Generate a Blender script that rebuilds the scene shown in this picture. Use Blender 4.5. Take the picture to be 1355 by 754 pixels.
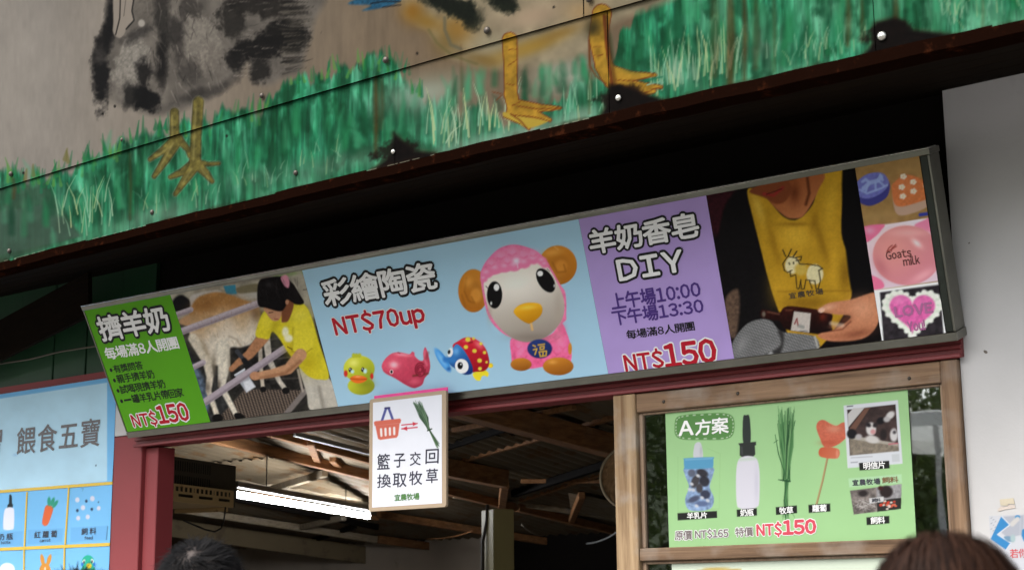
import bpy, bmesh, math, random
import numpy as np
from mathutils import Vector, Matrix

scene = bpy.context.scene
for o in list(bpy.data.objects):
    bpy.data.objects.remove(o)

# ------------------------------------------------------------------ camera
CZ = 1.55                       # eye height
PITCH, ROLL, YAW = 0.20200051, -0.00918765, -0.66833096
FPX = 2100.0                    # focal length in photo pixels (1355 wide)
PCX, PCY = 677.5, 377.0
_f = np.array([math.sin(YAW)*math.cos(PITCH), math.cos(YAW)*math.cos(PITCH), math.sin(PITCH)])
_r = np.array([math.cos(YAW), -math.sin(YAW), 0.0]); _u = np.cross(_r, _f)
R2 = math.cos(ROLL)*_r + math.sin(ROLL)*_u
U2 = -math.sin(ROLL)*_r + math.cos(ROLL)*_u
CAM = np.array([0, 0, CZ])
cam_data = bpy.data.cameras.new('camera')
cam = bpy.data.objects.new('camera', cam_data)
scene.collection.objects.link(cam)
mw = Matrix.Identity(4)
for i in range(3):
    mw[i][0] = R2[i]; mw[i][1] = U2[i]; mw[i][2] = -_f[i]; mw[i][3] = CAM[i]
cam.matrix_world = mw
cam_data.sensor_width = 36.0
cam_data.lens = FPX/1355.0*36.0
cam_data.clip_start = 0.05
cam_data.clip_end = 2000
cam_data.dof.use_dof = True
cam_data.dof.focus_distance = 5.6
cam_data.dof.aperture_fstop = 7.0
scene.camera = cam

# ------------------------------------------------------------------ sky, sun, exposure
SUN_EL, SUN_AZ = math.radians(50), math.radians(200)    # behind the camera, veiled by cloud
world = bpy.data.worlds.new('World'); scene.world = world; world.use_nodes = True
wn = world.node_tree.nodes; wl = world.node_tree.links
sky = wn.new('ShaderNodeTexSky'); sky.sky_type = 'NISHITA'; sky.sun_disc = False
sky.sun_elevation = SUN_EL; sky.sun_rotation = SUN_AZ
sky.air_density = 1.0; sky.dust_density = 4.0; sky.ozone_density = 1.0
hz = wn.new('ShaderNodeHueSaturation'); hz.inputs['Saturation'].default_value = 0.35
wl.new(sky.outputs[0], hz.inputs['Color']); wl.new(hz.outputs[0], wn['Background'].inputs[0])
wn['Background'].inputs[1].default_value = 0.15
sd = bpy.data.lights.new('sun', 'SUN'); sd.energy = 0.8; sd.angle = math.radians(35); sd.color = (1.0, 0.96, 0.9)
sun = bpy.data.objects.new('sun', sd); scene.collection.objects.link(sun)
sv = Vector((math.sin(SUN_AZ)*math.cos(SUN_EL), math.cos(SUN_AZ)*math.cos(SUN_EL), math.sin(SUN_EL)))
sun.rotation_euler = sv.to_track_quat('Z', 'Y').to_euler()
scene.view_settings.view_transform = 'Standard'
scene.view_settings.look = 'None'
scene.view_settings.exposure = 1.4
scene.view_settings.gamma = 1.0
scene.view_settings.use_curve_mapping = False

rng = np.random.default_rng(7)
random.seed(5)

# ------------------------------------------------------------------ pixel <-> place
D = 4.5                          # metres from the camera to the stall front
def ray(x, y):
    return R2*((x-PCX)/FPX) + U2*(-(y-PCY)/FPX) + _f
def onY(x, y, Y):
    w = ray(x, y); return CAM + w*(Y/w[1])
def onZ(x, y, Z):
    w = ray(x, y); return CAM + w*((Z-CZ)/w[2])
def proj(P):
    d = np.asarray(P, float) - CAM
    z = d@_f
    return PCX + FPX*(d@R2)/z, PCY - FPX*(d@U2)/z
class Plane:
    def __init__(s, O, U, V):
        s.O = np.array(O, float); s.U = np.array(U, float)/np.linalg.norm(U); s.V = np.array(V, float)/np.linalg.norm(V)
        s.N = np.cross(s.U, s.V)
        if s.N@(CAM-s.O) < 0: s.N = -s.N
    def uv(s, x, y):
        w = ray(x, y); t = ((s.O-CAM)@s.N)/(w@s.N); P = CAM+w*t-s.O
        return P@s.U, P@s.V
    def at(s, u, v, h=0.0):
        return s.O + s.U*u + s.V*v + s.N*h
    def pt(s, x, y, h=0.0):
        u, v = s.uv(x, y); return s.at(u, v, h)

class Patch:
    """slightly twisted sheet: straight bottom edge BL-BR, straight top edge TL-TR, ends at constant X"""
    def __init__(s, BL, BR, TL, TR):
        s.BL, s.BR, s.TL, s.TR = [np.array(p, float) for p in (BL, BR, TL, TR)]
        s.W = s.BR[0]-s.BL[0]; m = (s.TL+s.TR-s.BL-s.BR)/2; s.H = np.linalg.norm(m)
        s.U = np.array([1.0, 0, 0]); s.V = m/s.H; s.N = np.cross(s.U, s.V)
        if s.N@(CAM-s.BL) < 0: s.N = -s.N
    def at(s, u, v, h=0.0):
        u = np.asarray(u, float)[..., None]/s.W; t = np.asarray(v, float)[..., None]/s.H; h = np.asarray(h, float)[..., None]
        return (s.BL+(s.BR-s.BL)*u)*(1-t)+(s.TL+(s.TR-s.TL)*u)*t+s.N*h
    def uv(s, x, y):
        w = ray(x, y); a, b = 1.0, 8.0
        def g(k):
            P = CAM+w*k; u = (P[0]-s.BL[0])/s.W
            A = s.BL+(s.BR-s.BL)*u; B = s.TL+(s.TR-s.TL)*u
            t = (P[2]-A[2])/(B[2]-A[2]); return P[1]-(A[1]+(B[1]-A[1])*t), u, t
        for _ in range(50):
            m = (a+b)/2
            if g(m)[0] > 0: b = m
            else: a = m
        _, u, t = g(a); return u*s.W, t*s.H
    def pt(s, x, y, h=0.0): return s.at(*s.uv(x, y), h)

# ------------------------------------------------------------------ noise
def _h(ix, iy, seed):
    n = (ix.astype(np.int64)*374761393 + iy.astype(np.int64)*668265263 + seed*974711) & 0x7fffffff
    n = ((n ^ (n >> 13))*1274126177) & 0x7fffffff
    return ((n ^ (n >> 16)) & 0xffff)/65535.0
def vn(x, y, seed=0):
    ix = np.floor(x); iy = np.floor(y); fx = x-ix; fy = y-iy
    fx = fx*fx*(3-2*fx); fy = fy*fy*(3-2*fy)
    a = _h(ix, iy, seed); b = _h(ix+1, iy, seed); c = _h(ix, iy+1, seed); d = _h(ix+1, iy+1, seed)
    return (a*(1-fx)+b*fx)*(1-fy)+(c*(1-fx)+d*fx)*fy
def fbm(x, y, seed=0, o=4):
    s = 0; a = 0.5; t = 0
    for i in range(o):
        s = s+a*vn(x*2**i, y*2**i, seed+i*17); t += a; a *= 0.5
    return s/t

# ------------------------------------------------------------------ print painter (flat print and mural paint)
def smooth(pts, n=6):
    pts = np.array(pts, float); m = len(pts); out = []
    for i in range(m):
        p0, p1, p2, p3 = pts[i-1], pts[i], pts[(i+1) % m], pts[(i+2) % m]
        for k in range(n):
            t = k/n
            out.append(0.5*((2*p1)+(p2-p0)*t+(2*p0-5*p1+4*p2-p3)*t*t+(3*p1-p0-3*p2+p3)*t**3))
    return np.array(out)
class Paint:
    def __init__(s, x, y, base):
        s.x = x; s.y = y; s.c = np.tile(np.array(base, float)/255.0, (len(x), 1)); s.ox = s.oy = 0; s.s = 1.0
    def zoom(s, x0, y0, sc):            # following shapes are given in enlarged-view coordinates
        s.ox, s.oy, s.s = x0, y0, sc
    def q(s, pts): return np.array(pts, float)/s.s + np.array([s.ox, s.oy])
    def mix(s, idx, col, a):
        col = np.array(col, float)
        if col.max() > 1.5: col = col/255.0
        a = a[:, None] if np.ndim(a) else a
        s.c[idx] = s.c[idx]*(1-a)+col*a
    def sel(s, lo, hi, pad):
        return np.nonzero((s.x > lo[0]-pad) & (s.x < hi[0]+pad) & (s.y > lo[1]-pad) & (s.y < hi[1]+pad))[0]
    def poly(s, pts, col, soft=1.0, sm=True, a=1.0, grad=None, nz=0.0, nf=0.3, seed=1):
        p = s.q(pts)
        if sm: p = smooth(p)
        idx = s.sel(p.min(0), p.max(0), soft)
        if not len(idx): return idx
        X = s.x[idx]; Y = s.y[idx]; d = np.full(len(idx), 1e9); ins = np.zeros(len(idx), bool)
        for i in range(len(p)):
            ax, ay = p[i-1]; bx, by = p[i]; ex, ey = bx-ax, by-ay
            L = ex*ex+ey*ey+1e-12
            t = np.clip(((X-ax)*ex+(Y-ay)*ey)/L, 0, 1)
            d = np.minimum(d, (X-ax-t*ex)**2+(Y-ay-t*ey)**2)
            if ay != by:
                ins ^= ((ay > Y) != (by > Y)) & (X < ex*(Y-ay)/(by-ay)+ax)
        d = np.sqrt(d)*np.where(ins, 1, -1)
        al = np.clip(0.5+d/soft, 0, 1)*a
        s._col(idx, col, al, grad, nz, nf, seed)
        return idx[ins]
    def _col(s, idx, col, al, grad, nz, nf, seed):
        X = s.x[idx]; Y = s.y[idx]
        c = np.tile(np.array(col, float)/255, (len(idx), 1))
        if grad is not None:            # (p0, p1, colour at p1)
            p0, p1 = s.q([grad[0], grad[1]]); e = p1-p0
            t = np.clip(((X-p0[0])*e[0]+(Y-p0[1])*e[1])/(e@e), 0, 1)[:, None]
            c = c*(1-t)+np.array(grad[2], float)/255*t
        if nz: c = c*(1+nz*(2*fbm(X*nf, Y*nf, seed, 3)-1))[:, None]
        s.c[idx] = s.c[idx]*(1-al[:, None])+np.clip(c, 0, 1)*al[:, None]
    def ell(s, cx, cy, rx, ry, col, rot=0, soft=1.0, a=1.0, grad=None, nz=0.0, nf=0.3, seed=1):
        (cx, cy), = s.q([(cx, cy)]); rx /= s.s; ry /= s.s; m = max(rx, ry)
        idx = s.sel((cx-m, cy-m), (cx+m, cy+m), soft)
        if not len(idx): return
        X = s.x[idx]-cx; Y = s.y[idx]-cy; c, n = math.cos(math.radians(rot)), math.sin(math.radians(rot))
        r = np.sqrt(((X*c+Y*n)/rx)**2+((-X*n+Y*c)/ry)**2)
        s._col(idx, col, np.clip(0.5+(1-r)*min(rx, ry)/soft, 0, 1)*a, grad, nz, nf, seed)
    def glow(s, cx, cy, rx, ry, col, a=1.0, rot=0):
        (cx, cy), = s.q([(cx, cy)]); rx /= s.s; ry /= s.s; m = max(rx, ry)*2.2
        idx = s.sel((cx-m, cy-m), (cx+m, cy+m), 0)
        if not len(idx): return
        X = s.x[idx]-cx; Y = s.y[idx]-cy; c, n = math.cos(math.radians(rot)), math.sin(math.radians(rot))
        s.mix(idx, col, a*np.exp(-((X*c+Y*n)/rx)**2-((-X*n+Y*c)/ry)**2))
    def blot(s, cx, cy, rx, ry, col, a=1.0, rot=0, soft=4.5, rag=0.5, seed=0):
        (cx, cy), = s.q([(cx, cy)]); rx /= s.s; ry /= s.s; m = max(rx, ry)*1.7
        idx = s.sel((cx-m, cy-m), (cx+m, cy+m), soft)
        if not len(idx): return
        X = s.x[idx]; Y = s.y[idx]; dx = X-cx; dy = Y-cy; c, n = math.cos(math.radians(rot)), math.sin(math.radians(rot))
        U = dx*c+dy*n; W = -dx*n+dy*c; r = np.sqrt((U/rx)**2+(W/ry)**2)
        nz = fbm(U*0.10+cx, W*0.10+cy, 91+seed, 4)+0.5*fbm(U*0.35+cx, W*0.35+cy, 95+seed, 3)
        d = (1.12-r)+(nz-0.75)*rag*2.2
        s._col(idx, col, np.clip(0.5+d*min(rx, ry)/(soft*1.6), 0, 1)*a, None, 0.25, 0.35, 5)
    def line(s, pts, w, col, soft=0.9, a=1.0, nz=0.0, nf=0.3, seed=1):
        p = s.q(pts); w = np.array(w if np.ndim(w) else [w]*len(p), float)/s.s
        idx = s.sel(p.min(0), p.max(0), w.max()/2+soft)
        if not len(idx): return
        X = s.x[idx]; Y = s.y[idx]; d = np.full(len(idx), -1e9)
        for i in range(len(p)-1):
            ax, ay = p[i]; ex, ey = p[i+1]-p[i]
            t = np.clip(((X-ax)*ex+(Y-ay)*ey)/(ex*ex+ey*ey+1e-12), 0, 1)
            d = np.maximum(d, (w[i]*(1-t)+w[i+1]*t)/2-np.hypot(X-ax-t*ex, Y-ay-t*ey))
        s._col(idx, col, np.clip(0.5+d/soft, 0, 1)*a, None, nz, nf, seed)
    def linear(s, gain=1.0):
        c = np.clip(s.c, 0, 1)
        return np.clip(np.where(c <= 0.04045, c/12.92, ((c+0.055)/1.055)**2.4)*gain, 0, 0.9)

# ------------------------------------------------------------------ object helpers
COL = scene.collection
def thing(name, label, cat, loc=(0, 0, 0), group=None):
    o = bpy.data.objects.new(name, None); COL.objects.link(o); o.location = loc
    o.empty_display_size = 0.1
    o['label'] = label; o['category'] = cat
    if group: o['group'] = group
    return o
def root_of(p):
    while p.parent is not None: p = p.parent
    return p
def mesh(name, V, F, mat, parent=None, smooth_=False, cols=None):
    V = np.asarray(V, float)
    if parent is not None:
        V = V - np.array(root_of(parent).location)
    me = bpy.data.meshes.new(name)
    me.from_pydata(V.tolist() if len(V) < 20000 else [tuple(v) for v in V], [], [tuple(f) for f in F] if not isinstance(F, list) else F)
    if mat: me.materials.append(mat)
    if smooth_: me.polygons.foreach_set('use_smooth', [True]*len(me.polygons))
    if cols is not None:
        at = me.color_attributes.new('Col', 'FLOAT_COLOR', 'POINT')
        rgba = np.ones((len(V), 4), np.float32); rgba[:, :3] = cols
        at.data.foreach_set('color', rgba.ravel())
    me.update()
    o = bpy.data.objects.new(name, me); COL.objects.link(o)
    if parent is not None: o.parent = parent
    return o
def structure(o):
    o['kind'] = 'structure'; return o
class MB:
    def __init__(s): s.V = []; s.F = []
    def add(s, V, F):
        b = len(s.V); s.V += [tuple(map(float, v)) for v in V]; s.F += [tuple(i+b for i in f) for f in F]; return s
    def box(s, x0, x1, y0, y1, z0, z1):
        return s.add([(x0,y0,z0),(x1,y0,z0),(x1,y1,z0),(x0,y1,z0),(x0,y0,z1),(x1,y0,z1),(x1,y1,z1),(x0,y1,z1)],
                     [(3,2,1,0),(4,5,6,7),(0,1,5,4),(1,2,6,5),(2,3,7,6),(3,0,4,7)])
    def beam(s, A, B, w, h, up=(0,0,1)):           # bar from A to B, A/B on its centre line
        A = np.array(A, float); B = np.array(B, float); d = B-A; d /= np.linalg.norm(d)
        e = np.cross(d, up); e /= np.linalg.norm(e); n = np.cross(e, d)
        P = []
        for c in (A, B):
            for a, b in ((-1,-1),(1,-1),(1,1),(-1,1)): P.append(c+e*a*w/2+n*b*h/2)
        return s.add(P, [(0,1,2,3),(7,6,5,4),(0,4,5,1),(1,5,6,2),(2,6,7,3),(3,7,4,0)])
    def tube(s, pts, r, n=8):
        pts = [np.array(p, float) for p in pts]; b = []
        rr = r if np.ndim(r) else [r]*len(pts)
        ref = np.array([0.13, 0.21, 0.97]); V = []
        for i, p in enumerate(pts):
            d = pts[min(i+1, len(pts)-1)]-pts[max(i-1, 0)]; d /= np.linalg.norm(d)+1e-12
            e = np.cross(d, ref)
            if np.linalg.norm(e) < 1e-3: e = np.cross(d, (1, 0, 0))
            e /= np.linalg.norm(e); f = np.cross(d, e)
            for k in range(n):
                a = 2*math.pi*k/n; V.append(p+(e*math.cos(a)+f*math.sin(a))*rr[i])
        F = []
        for i in range(len(pts)-1):
            for k in range(n):
                F.append((i*n+k, i*n+(k+1) % n, (i+1)*n+(k+1) % n, (i+1)*n+k))
        F.append(tuple(range(n-1, -1, -1))); F.append(tuple((len(pts)-1)*n+k for k in range(n)))
        return s.add(V, F)
    def plate(s, pl, poly, h0, h1):                # extruded outline on a plane, poly in (u, v)
        n = len(poly); V = [pl.at(u, v, h1) for u, v in poly]+[pl.at(u, v, h0) for u, v in poly]
        F = [tuple(range(n)), tuple(range(2*n-1, n-1, -1))]+[(i, n+i, n+(i+1) % n, (i+1) % n) for i in range(n)]
        return s.add(V, F)
    def build(s, name, mat, parent=None, bevel=0.0, sm=False):
        o = mesh(name, s.V, s.F, mat, parent, sm)
        bm = bmesh.new(); bm.from_mesh(o.data)
        bmesh.ops.recalc_face_normals(bm, faces=bm.faces)
        if bevel: bmesh.ops.bevel(bm, geom=list(bm.edges), offset=bevel, segments=1, affect='EDGES')
        bm.to_mesh(o.data); bm.free()
        return o
def grid(pl, u0, u1, v0, v1, step, h=0.0, warp=None):
    nu = max(2, int(abs(u1-u0)/step)+1); nv = max(2, int(abs(v1-v0)/step)+1)
    u, v = np.meshgrid(np.linspace(u0, u1, nu), np.linspace(v0, v1, nv))
    u = u.ravel(); v = v.ravel()
    hh = np.full(len(u), h) if warp is None else h+warp(u, v)
    V = pl.at(u, v, hh) if isinstance(pl, Patch) else pl.O+u[:, None]*pl.U+v[:, None]*pl.V+hh[:, None]*pl.N
    i = np.arange((nv-1)*(nu-1)); r = i//(nu-1); c = i % (nu-1); a = r*nu+c
    F = np.stack([a, a+1, a+nu+1, a+nu], 1)
    if np.cross(pl.U, pl.V)@pl.N < 0: F = F[:, ::-1]
    return V, F, u, v
def painted(name, pl, uvrect, step, base, fn, mat, parent, h=0.0, gain=1.0, warp=None, bow=None):
    V, F, u, v = grid(pl, *uvrect, step, h, warp)
    if bow is not None: V[:, 2] += bow(V[:, 0])
    x, y = proj(V)
    P = Paint(x, y, base); fn(P)
    # fast mesh
    V = V-np.array(root_of(parent).location)
    me = bpy.data.meshes.new(name)
    me.vertices.add(len(V)); me.vertices.foreach_set('co', V.ravel())
    me.loops.add(F.size); me.loops.foreach_set('vertex_index', F.ravel().astype(np.int32))
    me.polygons.add(len(F)); me.polygons.foreach_set('loop_start', np.arange(0, F.size, 4, dtype=np.int32))
    me.polygons.foreach_set('use_smooth', np.ones(len(F), bool))
    at = me.color_attributes.new('Col', 'FLOAT_COLOR', 'POINT')
    rgba = np.ones((len(V), 4), np.float32); rgba[:, :3] = P.linear(gain)
    at.data.foreach_set('color', rgba.ravel())
    me.materials.append(mat); me.update(); me.validate()
    o = bpy.data.objects.new(name, me); COL.objects.link(o); o.parent = parent
    return o

# ------------------------------------------------------------------ lettering
_gl = {}
def glyph(ch):
    if ch in _gl: return _gl[ch]
    cu = bpy.data.curves.new('t', 'FONT'); cu.body = ch; cu.size = 1.0; cu.resolution_u = 2
    ob = bpy.data.objects.new('t', cu); COL.objects.link(ob)
    dg = bpy.context.evaluated_depsgraph_get()
    me = bpy.data.meshes.new_from_object(ob.evaluated_get(dg))
    V = np.array([v.co[:2] for v in me.vertices]).reshape(-1, 2); F = [tuple(p.vertices) for p in me.polygons]
    bpy.data.objects.remove(ob); bpy.data.curves.remove(cu); bpy.data.meshes.remove(me)
    _gl[ch] = (V, F); return _gl[ch]
def fullw(c):
    return chr(ord(c)+0xFEE0) if 33 <= ord(c) <= 126 else c
def layout(s, gap=0.10, cjkgap=0.0):
    out = []; x = 0.0
    for c in s:
        if c == ' ': x += 0.3; continue
        V, F = glyph(fullw(c))
        if 33 <= ord(c) <= 126:
            w = V[:, 0].max()-V[:, 0].min()
            out.append((V-np.array([V[:, 0].min()-x-gap/2, 0]), F)); x += w+gap
        else:
            out.append((V+np.array([x-V[:, 0].min()*0.6, 0]), F)); x += 0.5*(1.0+(V[:, 0].max()-V[:, 0].min()))*(1+cjkgap)
    return out
def text(name, s, pl, ext, mat, parent, h=0.001, bold=0.0, halo=None, haloR=0.0, gap=0.10, jitter=0.0, n=10, cjkgap=0.0):
    """ext: photo pixels on the left, right, lower and upper extent of the lettering"""
    L = layout(s, gap, cjkgap)
    u0 = pl.uv(*ext[0])[0]; u1 = pl.uv(*ext[1])[0]; v0 = pl.uv(*ext[2])[1]; v1 = pl.uv(*ext[3])[1]
    allx = np.concatenate([g[0][:, 0] for g in L])
    ys = L[0][0][:, 1]
    x0, x1, y0, y1 = allx.min(), allx.max(), ys.min(), ys.max()
    su, sv_ = (u1-u0)/(x1-x0), (v1-v0)/(y1-y0)
    rj = random.Random(len(s)*7+ord(s[0]))
    def put(r, hh, nm, m, par, k):
        V = []; F = []
        offs = [(0, 0)]
        if r: offs += [(r*math.cos(2*math.pi*i/k), r*math.sin(2*math.pi*i/k)) for i in range(k)]
        rs = random.Random(3)
        for gv, gf in L:
            g = gv.copy()
            if jitter:
                c = g.mean(0); a = rs.uniform(-1, 1)*jitter; sc = 1+rs.uniform(-1, 1)*jitter
                g = (g-c)@np.array([[math.cos(a), math.sin(a)], [-math.sin(a), math.cos(a)]])*sc+c+np.array([rs.uniform(-1, 1), rs.uniform(-1, 1)])*jitter*0.5
            for i, (dx, dy) in enumerate(offs):
                b = len(V)
                for px_, py_ in g:
                    V.append(pl.at(u0+(px_-x0)*su+dx*sv_, v0+(py_-y0)*sv_+dy*sv_, hh+i*0.00003))
                F += [tuple(q+b for q in f) for f in gf]
        o = mesh(nm, V, F, m, par)
        return o
    if halo is not None:
        ho = put(haloR, h, name, halo, parent, 12)
        return put(bold, h+0.0006, name, mat, parent, 8 if bold else 0)
    return put(bold, h, name, mat, parent, 8 if bold else 0)

# ------------------------------------------------------------------ materials
_mc = {}
def nt(name):
    m = bpy.data.materials.new(name); m.use_nodes = True
    return m, m.node_tree.nodes, m.node_tree.links, m.node_tree.nodes['Principled BSDF']
def s2l(c):
    return tuple((v/255/12.92 if v/255 <= 0.04045 else ((v/255+0.055)/1.055)**2.4) for v in c)
def plain(name, col, rough=0.6, var=0.0, scale=8.0, bump=0.0, metal=0.0, srgb=False, spec=0.5):
    if name in _mc: return _mc[name]
    m, N, L, b = nt(name)
    if srgb: col = s2l(col)
    b.inputs['Roughness'].default_value = rough; b.inputs['Metallic'].default_value = metal
    b.inputs['Specular IOR Level'].default_value = spec
    b.inputs['Base Color'].default_value = (*col, 1)
    if var or bump:
        tc = N.new('ShaderNodeTexCoord'); nz = N.new('ShaderNodeTexNoise')
        nz.inputs['Scale'].default_value = scale; nz.inputs['Detail'].default_value = 6; nz.inputs['Roughness'].default_value = 0.65
        L.new(tc.outputs['Object'], nz.inputs['Vector'])
        if var:
            mx = N.new('ShaderNodeMix'); mx.data_type = 'RGBA'
            mx.inputs['A'].default_value = (*[c*(1-var) for c in col], 1); mx.inputs['B'].default_value = (*[min(1, c*(1+var)) for c in col], 1)
            L.new(nz.outputs['Fac'], mx.inputs['Factor']); L.new(mx.outputs['Result'], b.inputs['Base Color'])
        if bump:
            bp = N.new('ShaderNodeBump'); bp.inputs['Strength'].default_value = bump; bp.inputs['Distance'].default_value = 0.01
            L.new(nz.outputs['Fac'], bp.inputs['Height']); L.new(bp.outputs['Normal'], b.inputs['Normal'])
    _mc[name] = m; return m
def printed(name, rough=0.4, spec=0.5, bump=0.0):
    m, N, L, b = nt(name)
    a = N.new('ShaderNodeAttribute'); a.attribute_name = 'Col'
    L.new(a.outputs['Color'], b.inputs['Base Color']); b.inputs['Roughness'].default_value = rough
    b.inputs['Specular IOR Level'].default_value = spec
    if bump:
        tc = N.new('ShaderNodeTexCoord'); nz = N.new('ShaderNodeTexNoise'); nz.inputs['Scale'].default_value = 14; nz.inputs['Detail'].default_value = 5
        L.new(tc.outputs['Object'], nz.inputs['Vector'])
        bp = N.new('ShaderNodeBump'); bp.inputs['Strength'].default_value = bump; bp.inputs['Distance'].default_value = 0.01
        L.new(nz.outputs['Fac'], bp.inputs['Height']); L.new(bp.outputs['Normal'], b.inputs['Normal'])
    return m
def wood(name, dark, light, axis='Z', grey=0.0, rough=0.75, scale=1.0, wearcol=(0.36, 0.33, 0.29), spec=0.3):
    m, N, L, b = nt(name); b.inputs['Specular IOR Level'].default_value = spec
    tc = N.new('ShaderNodeTexCoord'); mp = N.new('ShaderNodeMapping')
    sc = {'X': (1.2, 26, 26), 'Y': (26, 1.2, 26), 'Z': (26, 26, 1.2)}[axis]
    mp.inputs['Scale'].default_value = tuple(v*scale for v in sc)
    nz = N.new('ShaderNodeTexNoise'); nz.inputs['Scale'].default_value = 1.6; nz.inputs['Detail'].default_value = 8; nz.inputs['Roughness'].default_value = 0.62; nz.inputs['Distortion'].default_value = 0.6
    L.new(tc.outputs['Object'], mp.inputs['Vector']); L.new(mp.outputs['Vector'], nz.inputs['Vector'])
    cr = N.new('ShaderNodeValToRGB'); cr.color_ramp.elements[0].position = 0.32; cr.color_ramp.elements[0].color = (*dark, 1)
    cr.color_ramp.elements[1].position = 0.66; cr.color_ramp.elements[1].color = (*light, 1)
    L.new(nz.outputs['Fac'], cr.inputs['Fac'])
    n2 = N.new('ShaderNodeTexNoise'); n2.inputs['Scale'].default_value = 7; n2.inputs['Detail'].default_value = 6
    L.new(tc.outputs['Object'], n2.inputs['Vector'])
    r2 = N.new('ShaderNodeValToRGB'); r2.color_ramp.elements[0].position = 0.48; r2.color_ramp.elements[1].position = 0.72
    r2.color_ramp.elements[1].color = (grey, grey, grey, 1)
    L.new(n2.outputs['Fac'], r2.inputs['Fac'])
    mx = N.new('ShaderNodeMix'); mx.data_type = 'RGBA'; mx.inputs['B'].default_value = (*wearcol, 1)
    L.new(r2.outputs['Color'], mx.inputs['Factor']); L.new(cr.outputs['Color'], mx.inputs['A']); L.new(mx.outputs['Result'], b.inputs['Base Color'])
    bp = N.new('ShaderNodeBump'); bp.inputs['Strength'].default_value = 0.35; bp.inputs['Distance'].default_value = 0.004
    L.new(nz.outputs['Fac'], bp.inputs['Height']); L.new(bp.outputs['Normal'], b.inputs['Normal'])
    b.inputs['Roughness'].default_value = rough
    return m
def worn(name, base, under, amount=0.62, scale=18.0, rough=0.5, streak=False, spec=0.4):
    m, N, L, b = nt(name); b.inputs['Specular IOR Level'].default_value = spec
    tc = N.new('ShaderNodeTexCoord'); n1 = N.new('ShaderNodeTexNoise'); n1.inputs['Scale'].default_value = scale; n1.inputs['Detail'].default_value = 8; n1.inputs['Roughness'].default_value = 0.7
    if streak:
        mp = N.new('ShaderNodeMapping'); mp.inputs['Scale'].default_value = (1, 1, 0.12)
        L.new(tc.outputs['Object'], mp.inputs['Vector']); L.new(mp.outputs['Vector'], n1.inputs['Vector'])
    else: L.new(tc.outputs['Object'], n1.inputs['Vector'])
    r1 = N.new('ShaderNodeValToRGB'); r1.color_ramp.elements[0].position = amount; r1.color_ramp.elements[1].position = min(1, amount+0.1)
    r1.color_ramp.elements[0].color = (0, 0, 0, 1)
    L.new(n1.outputs['Fac'], r1.inputs['Fac'])
    n2 = N.new('ShaderNodeTexNoise'); n2.inputs['Scale'].default_value = 3.0; n2.inputs['Detail'].default_value = 5
    L.new(tc.outputs['Object'], n2.inputs['Vector'])
    m1 = N.new('ShaderNodeMix'); m1.data_type = 'RGBA'; m1.inputs['A'].default_value = (*[c*0.8 for c in base], 1); m1.inputs['B'].default_value = (*[min(1, c*1.15) for c in base], 1)
    L.new(n2.outputs['Fac'], m1.inputs['Factor'])
    m2 = N.new('ShaderNodeMix'); m2.data_type = 'RGBA'; m2.inputs['B'].default_value = (*under, 1)
    L.new(r1.outputs['Color'], m2.inputs['Factor']); L.new(m1.outputs['Result'], m2.inputs['A']); L.new(m2.outputs['Result'], b.inputs['Base Color'])
    bp = N.new('ShaderNodeBump'); bp.inputs['Strength'].default_value = 0.25; bp.inputs['Distance'].default_value = 0.004
    L.new(n1.outputs['Fac'], bp.inputs['Height']); L.new(bp.outputs['Normal'], b.inputs['Normal'])
    b.inputs['Roughness'].default_value = rough
    return m
M_PRINT = printed('sign_print', 0.5, 0.05)
M_PAPER = printed('paper_print', 0.6, 0.1, 0.08)
M_MURAL = printed('mural_paint', 0.6, 0.02, 0.10)
M_STEEL = plain('brushed_steel', (0.20, 0.195, 0.165), 0.28, 0.45, 5, 0.05, 1.0)
M_RED = worn('red_paint', (0.15, 0.016, 0.018), (0.08, 0.04, 0.028), 0.66, 10)
M_REDP = worn('faded_red_paint', (0.22, 0.032, 0.036), (0.15, 0.08, 0.05), 0.68, 9, 0.6)
M_WALL = worn('white_wall', (0.50, 0.49, 0.485), (0.42, 0.39, 0.34), 0.69, 26, 0.7)
def speckle(mat, scale, thr, col):
    N = mat.node_tree.nodes; L = mat.node_tree.links; b = N['Principled BSDF']
    src = b.inputs['Base Color'].links[0].from_socket
    tc = N.new('ShaderNodeTexCoord'); vo = N.new('ShaderNodeTexVoronoi'); vo.inputs['Scale'].default_value = scale
    n3 = N.new('ShaderNodeTexNoise'); n3.inputs['Scale'].default_value = 30; va = N.new('ShaderNodeMixRGB'); va.inputs[0].default_value = .03
    L.new(tc.outputs['Object'], va.inputs[1]); L.new(tc.outputs['Object'], n3.inputs['Vector']); L.new(n3.outputs['Color'], va.inputs[2]); L.new(va.outputs[0], vo.inputs['Vector'])
    sp = N.new('ShaderNodeSeparateColor'); L.new(vo.outputs['Color'], sp.inputs[0])
    mu = N.new('ShaderNodeMath'); mu.operation = 'MULTIPLY'; mu.inputs[1].default_value = thr; L.new(sp.outputs[0], mu.inputs[0])
    lt = N.new('ShaderNodeMath'); lt.operation = 'LESS_THAN'; L.new(vo.outputs['Distance'], lt.inputs[0]); L.new(mu.outputs[0], lt.inputs[1])
    mx = N.new('ShaderNodeMix'); mx.data_type = 'RGBA'; mx.inputs['B'].default_value = (*col, 1)
    L.new(lt.outputs[0], mx.inputs['Factor']); L.new(src, mx.inputs['A']); L.new(mx.outputs['Result'], b.inputs['Base Color'])
speckle(M_WALL, 8.0, 0.085, (.12, .10, .08))
M_GREEN = worn('green_boards', (0.012, 0.055, 0.022), (0.01, 0.02, 0.012), 0.6, 6, 0.5, True)
M_RUST = worn('rust', (0.006, 0.0022, 0.0013), (0.024, 0.007, 0.003), 0.57, 16, 0.9, spec=0.0)
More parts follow.
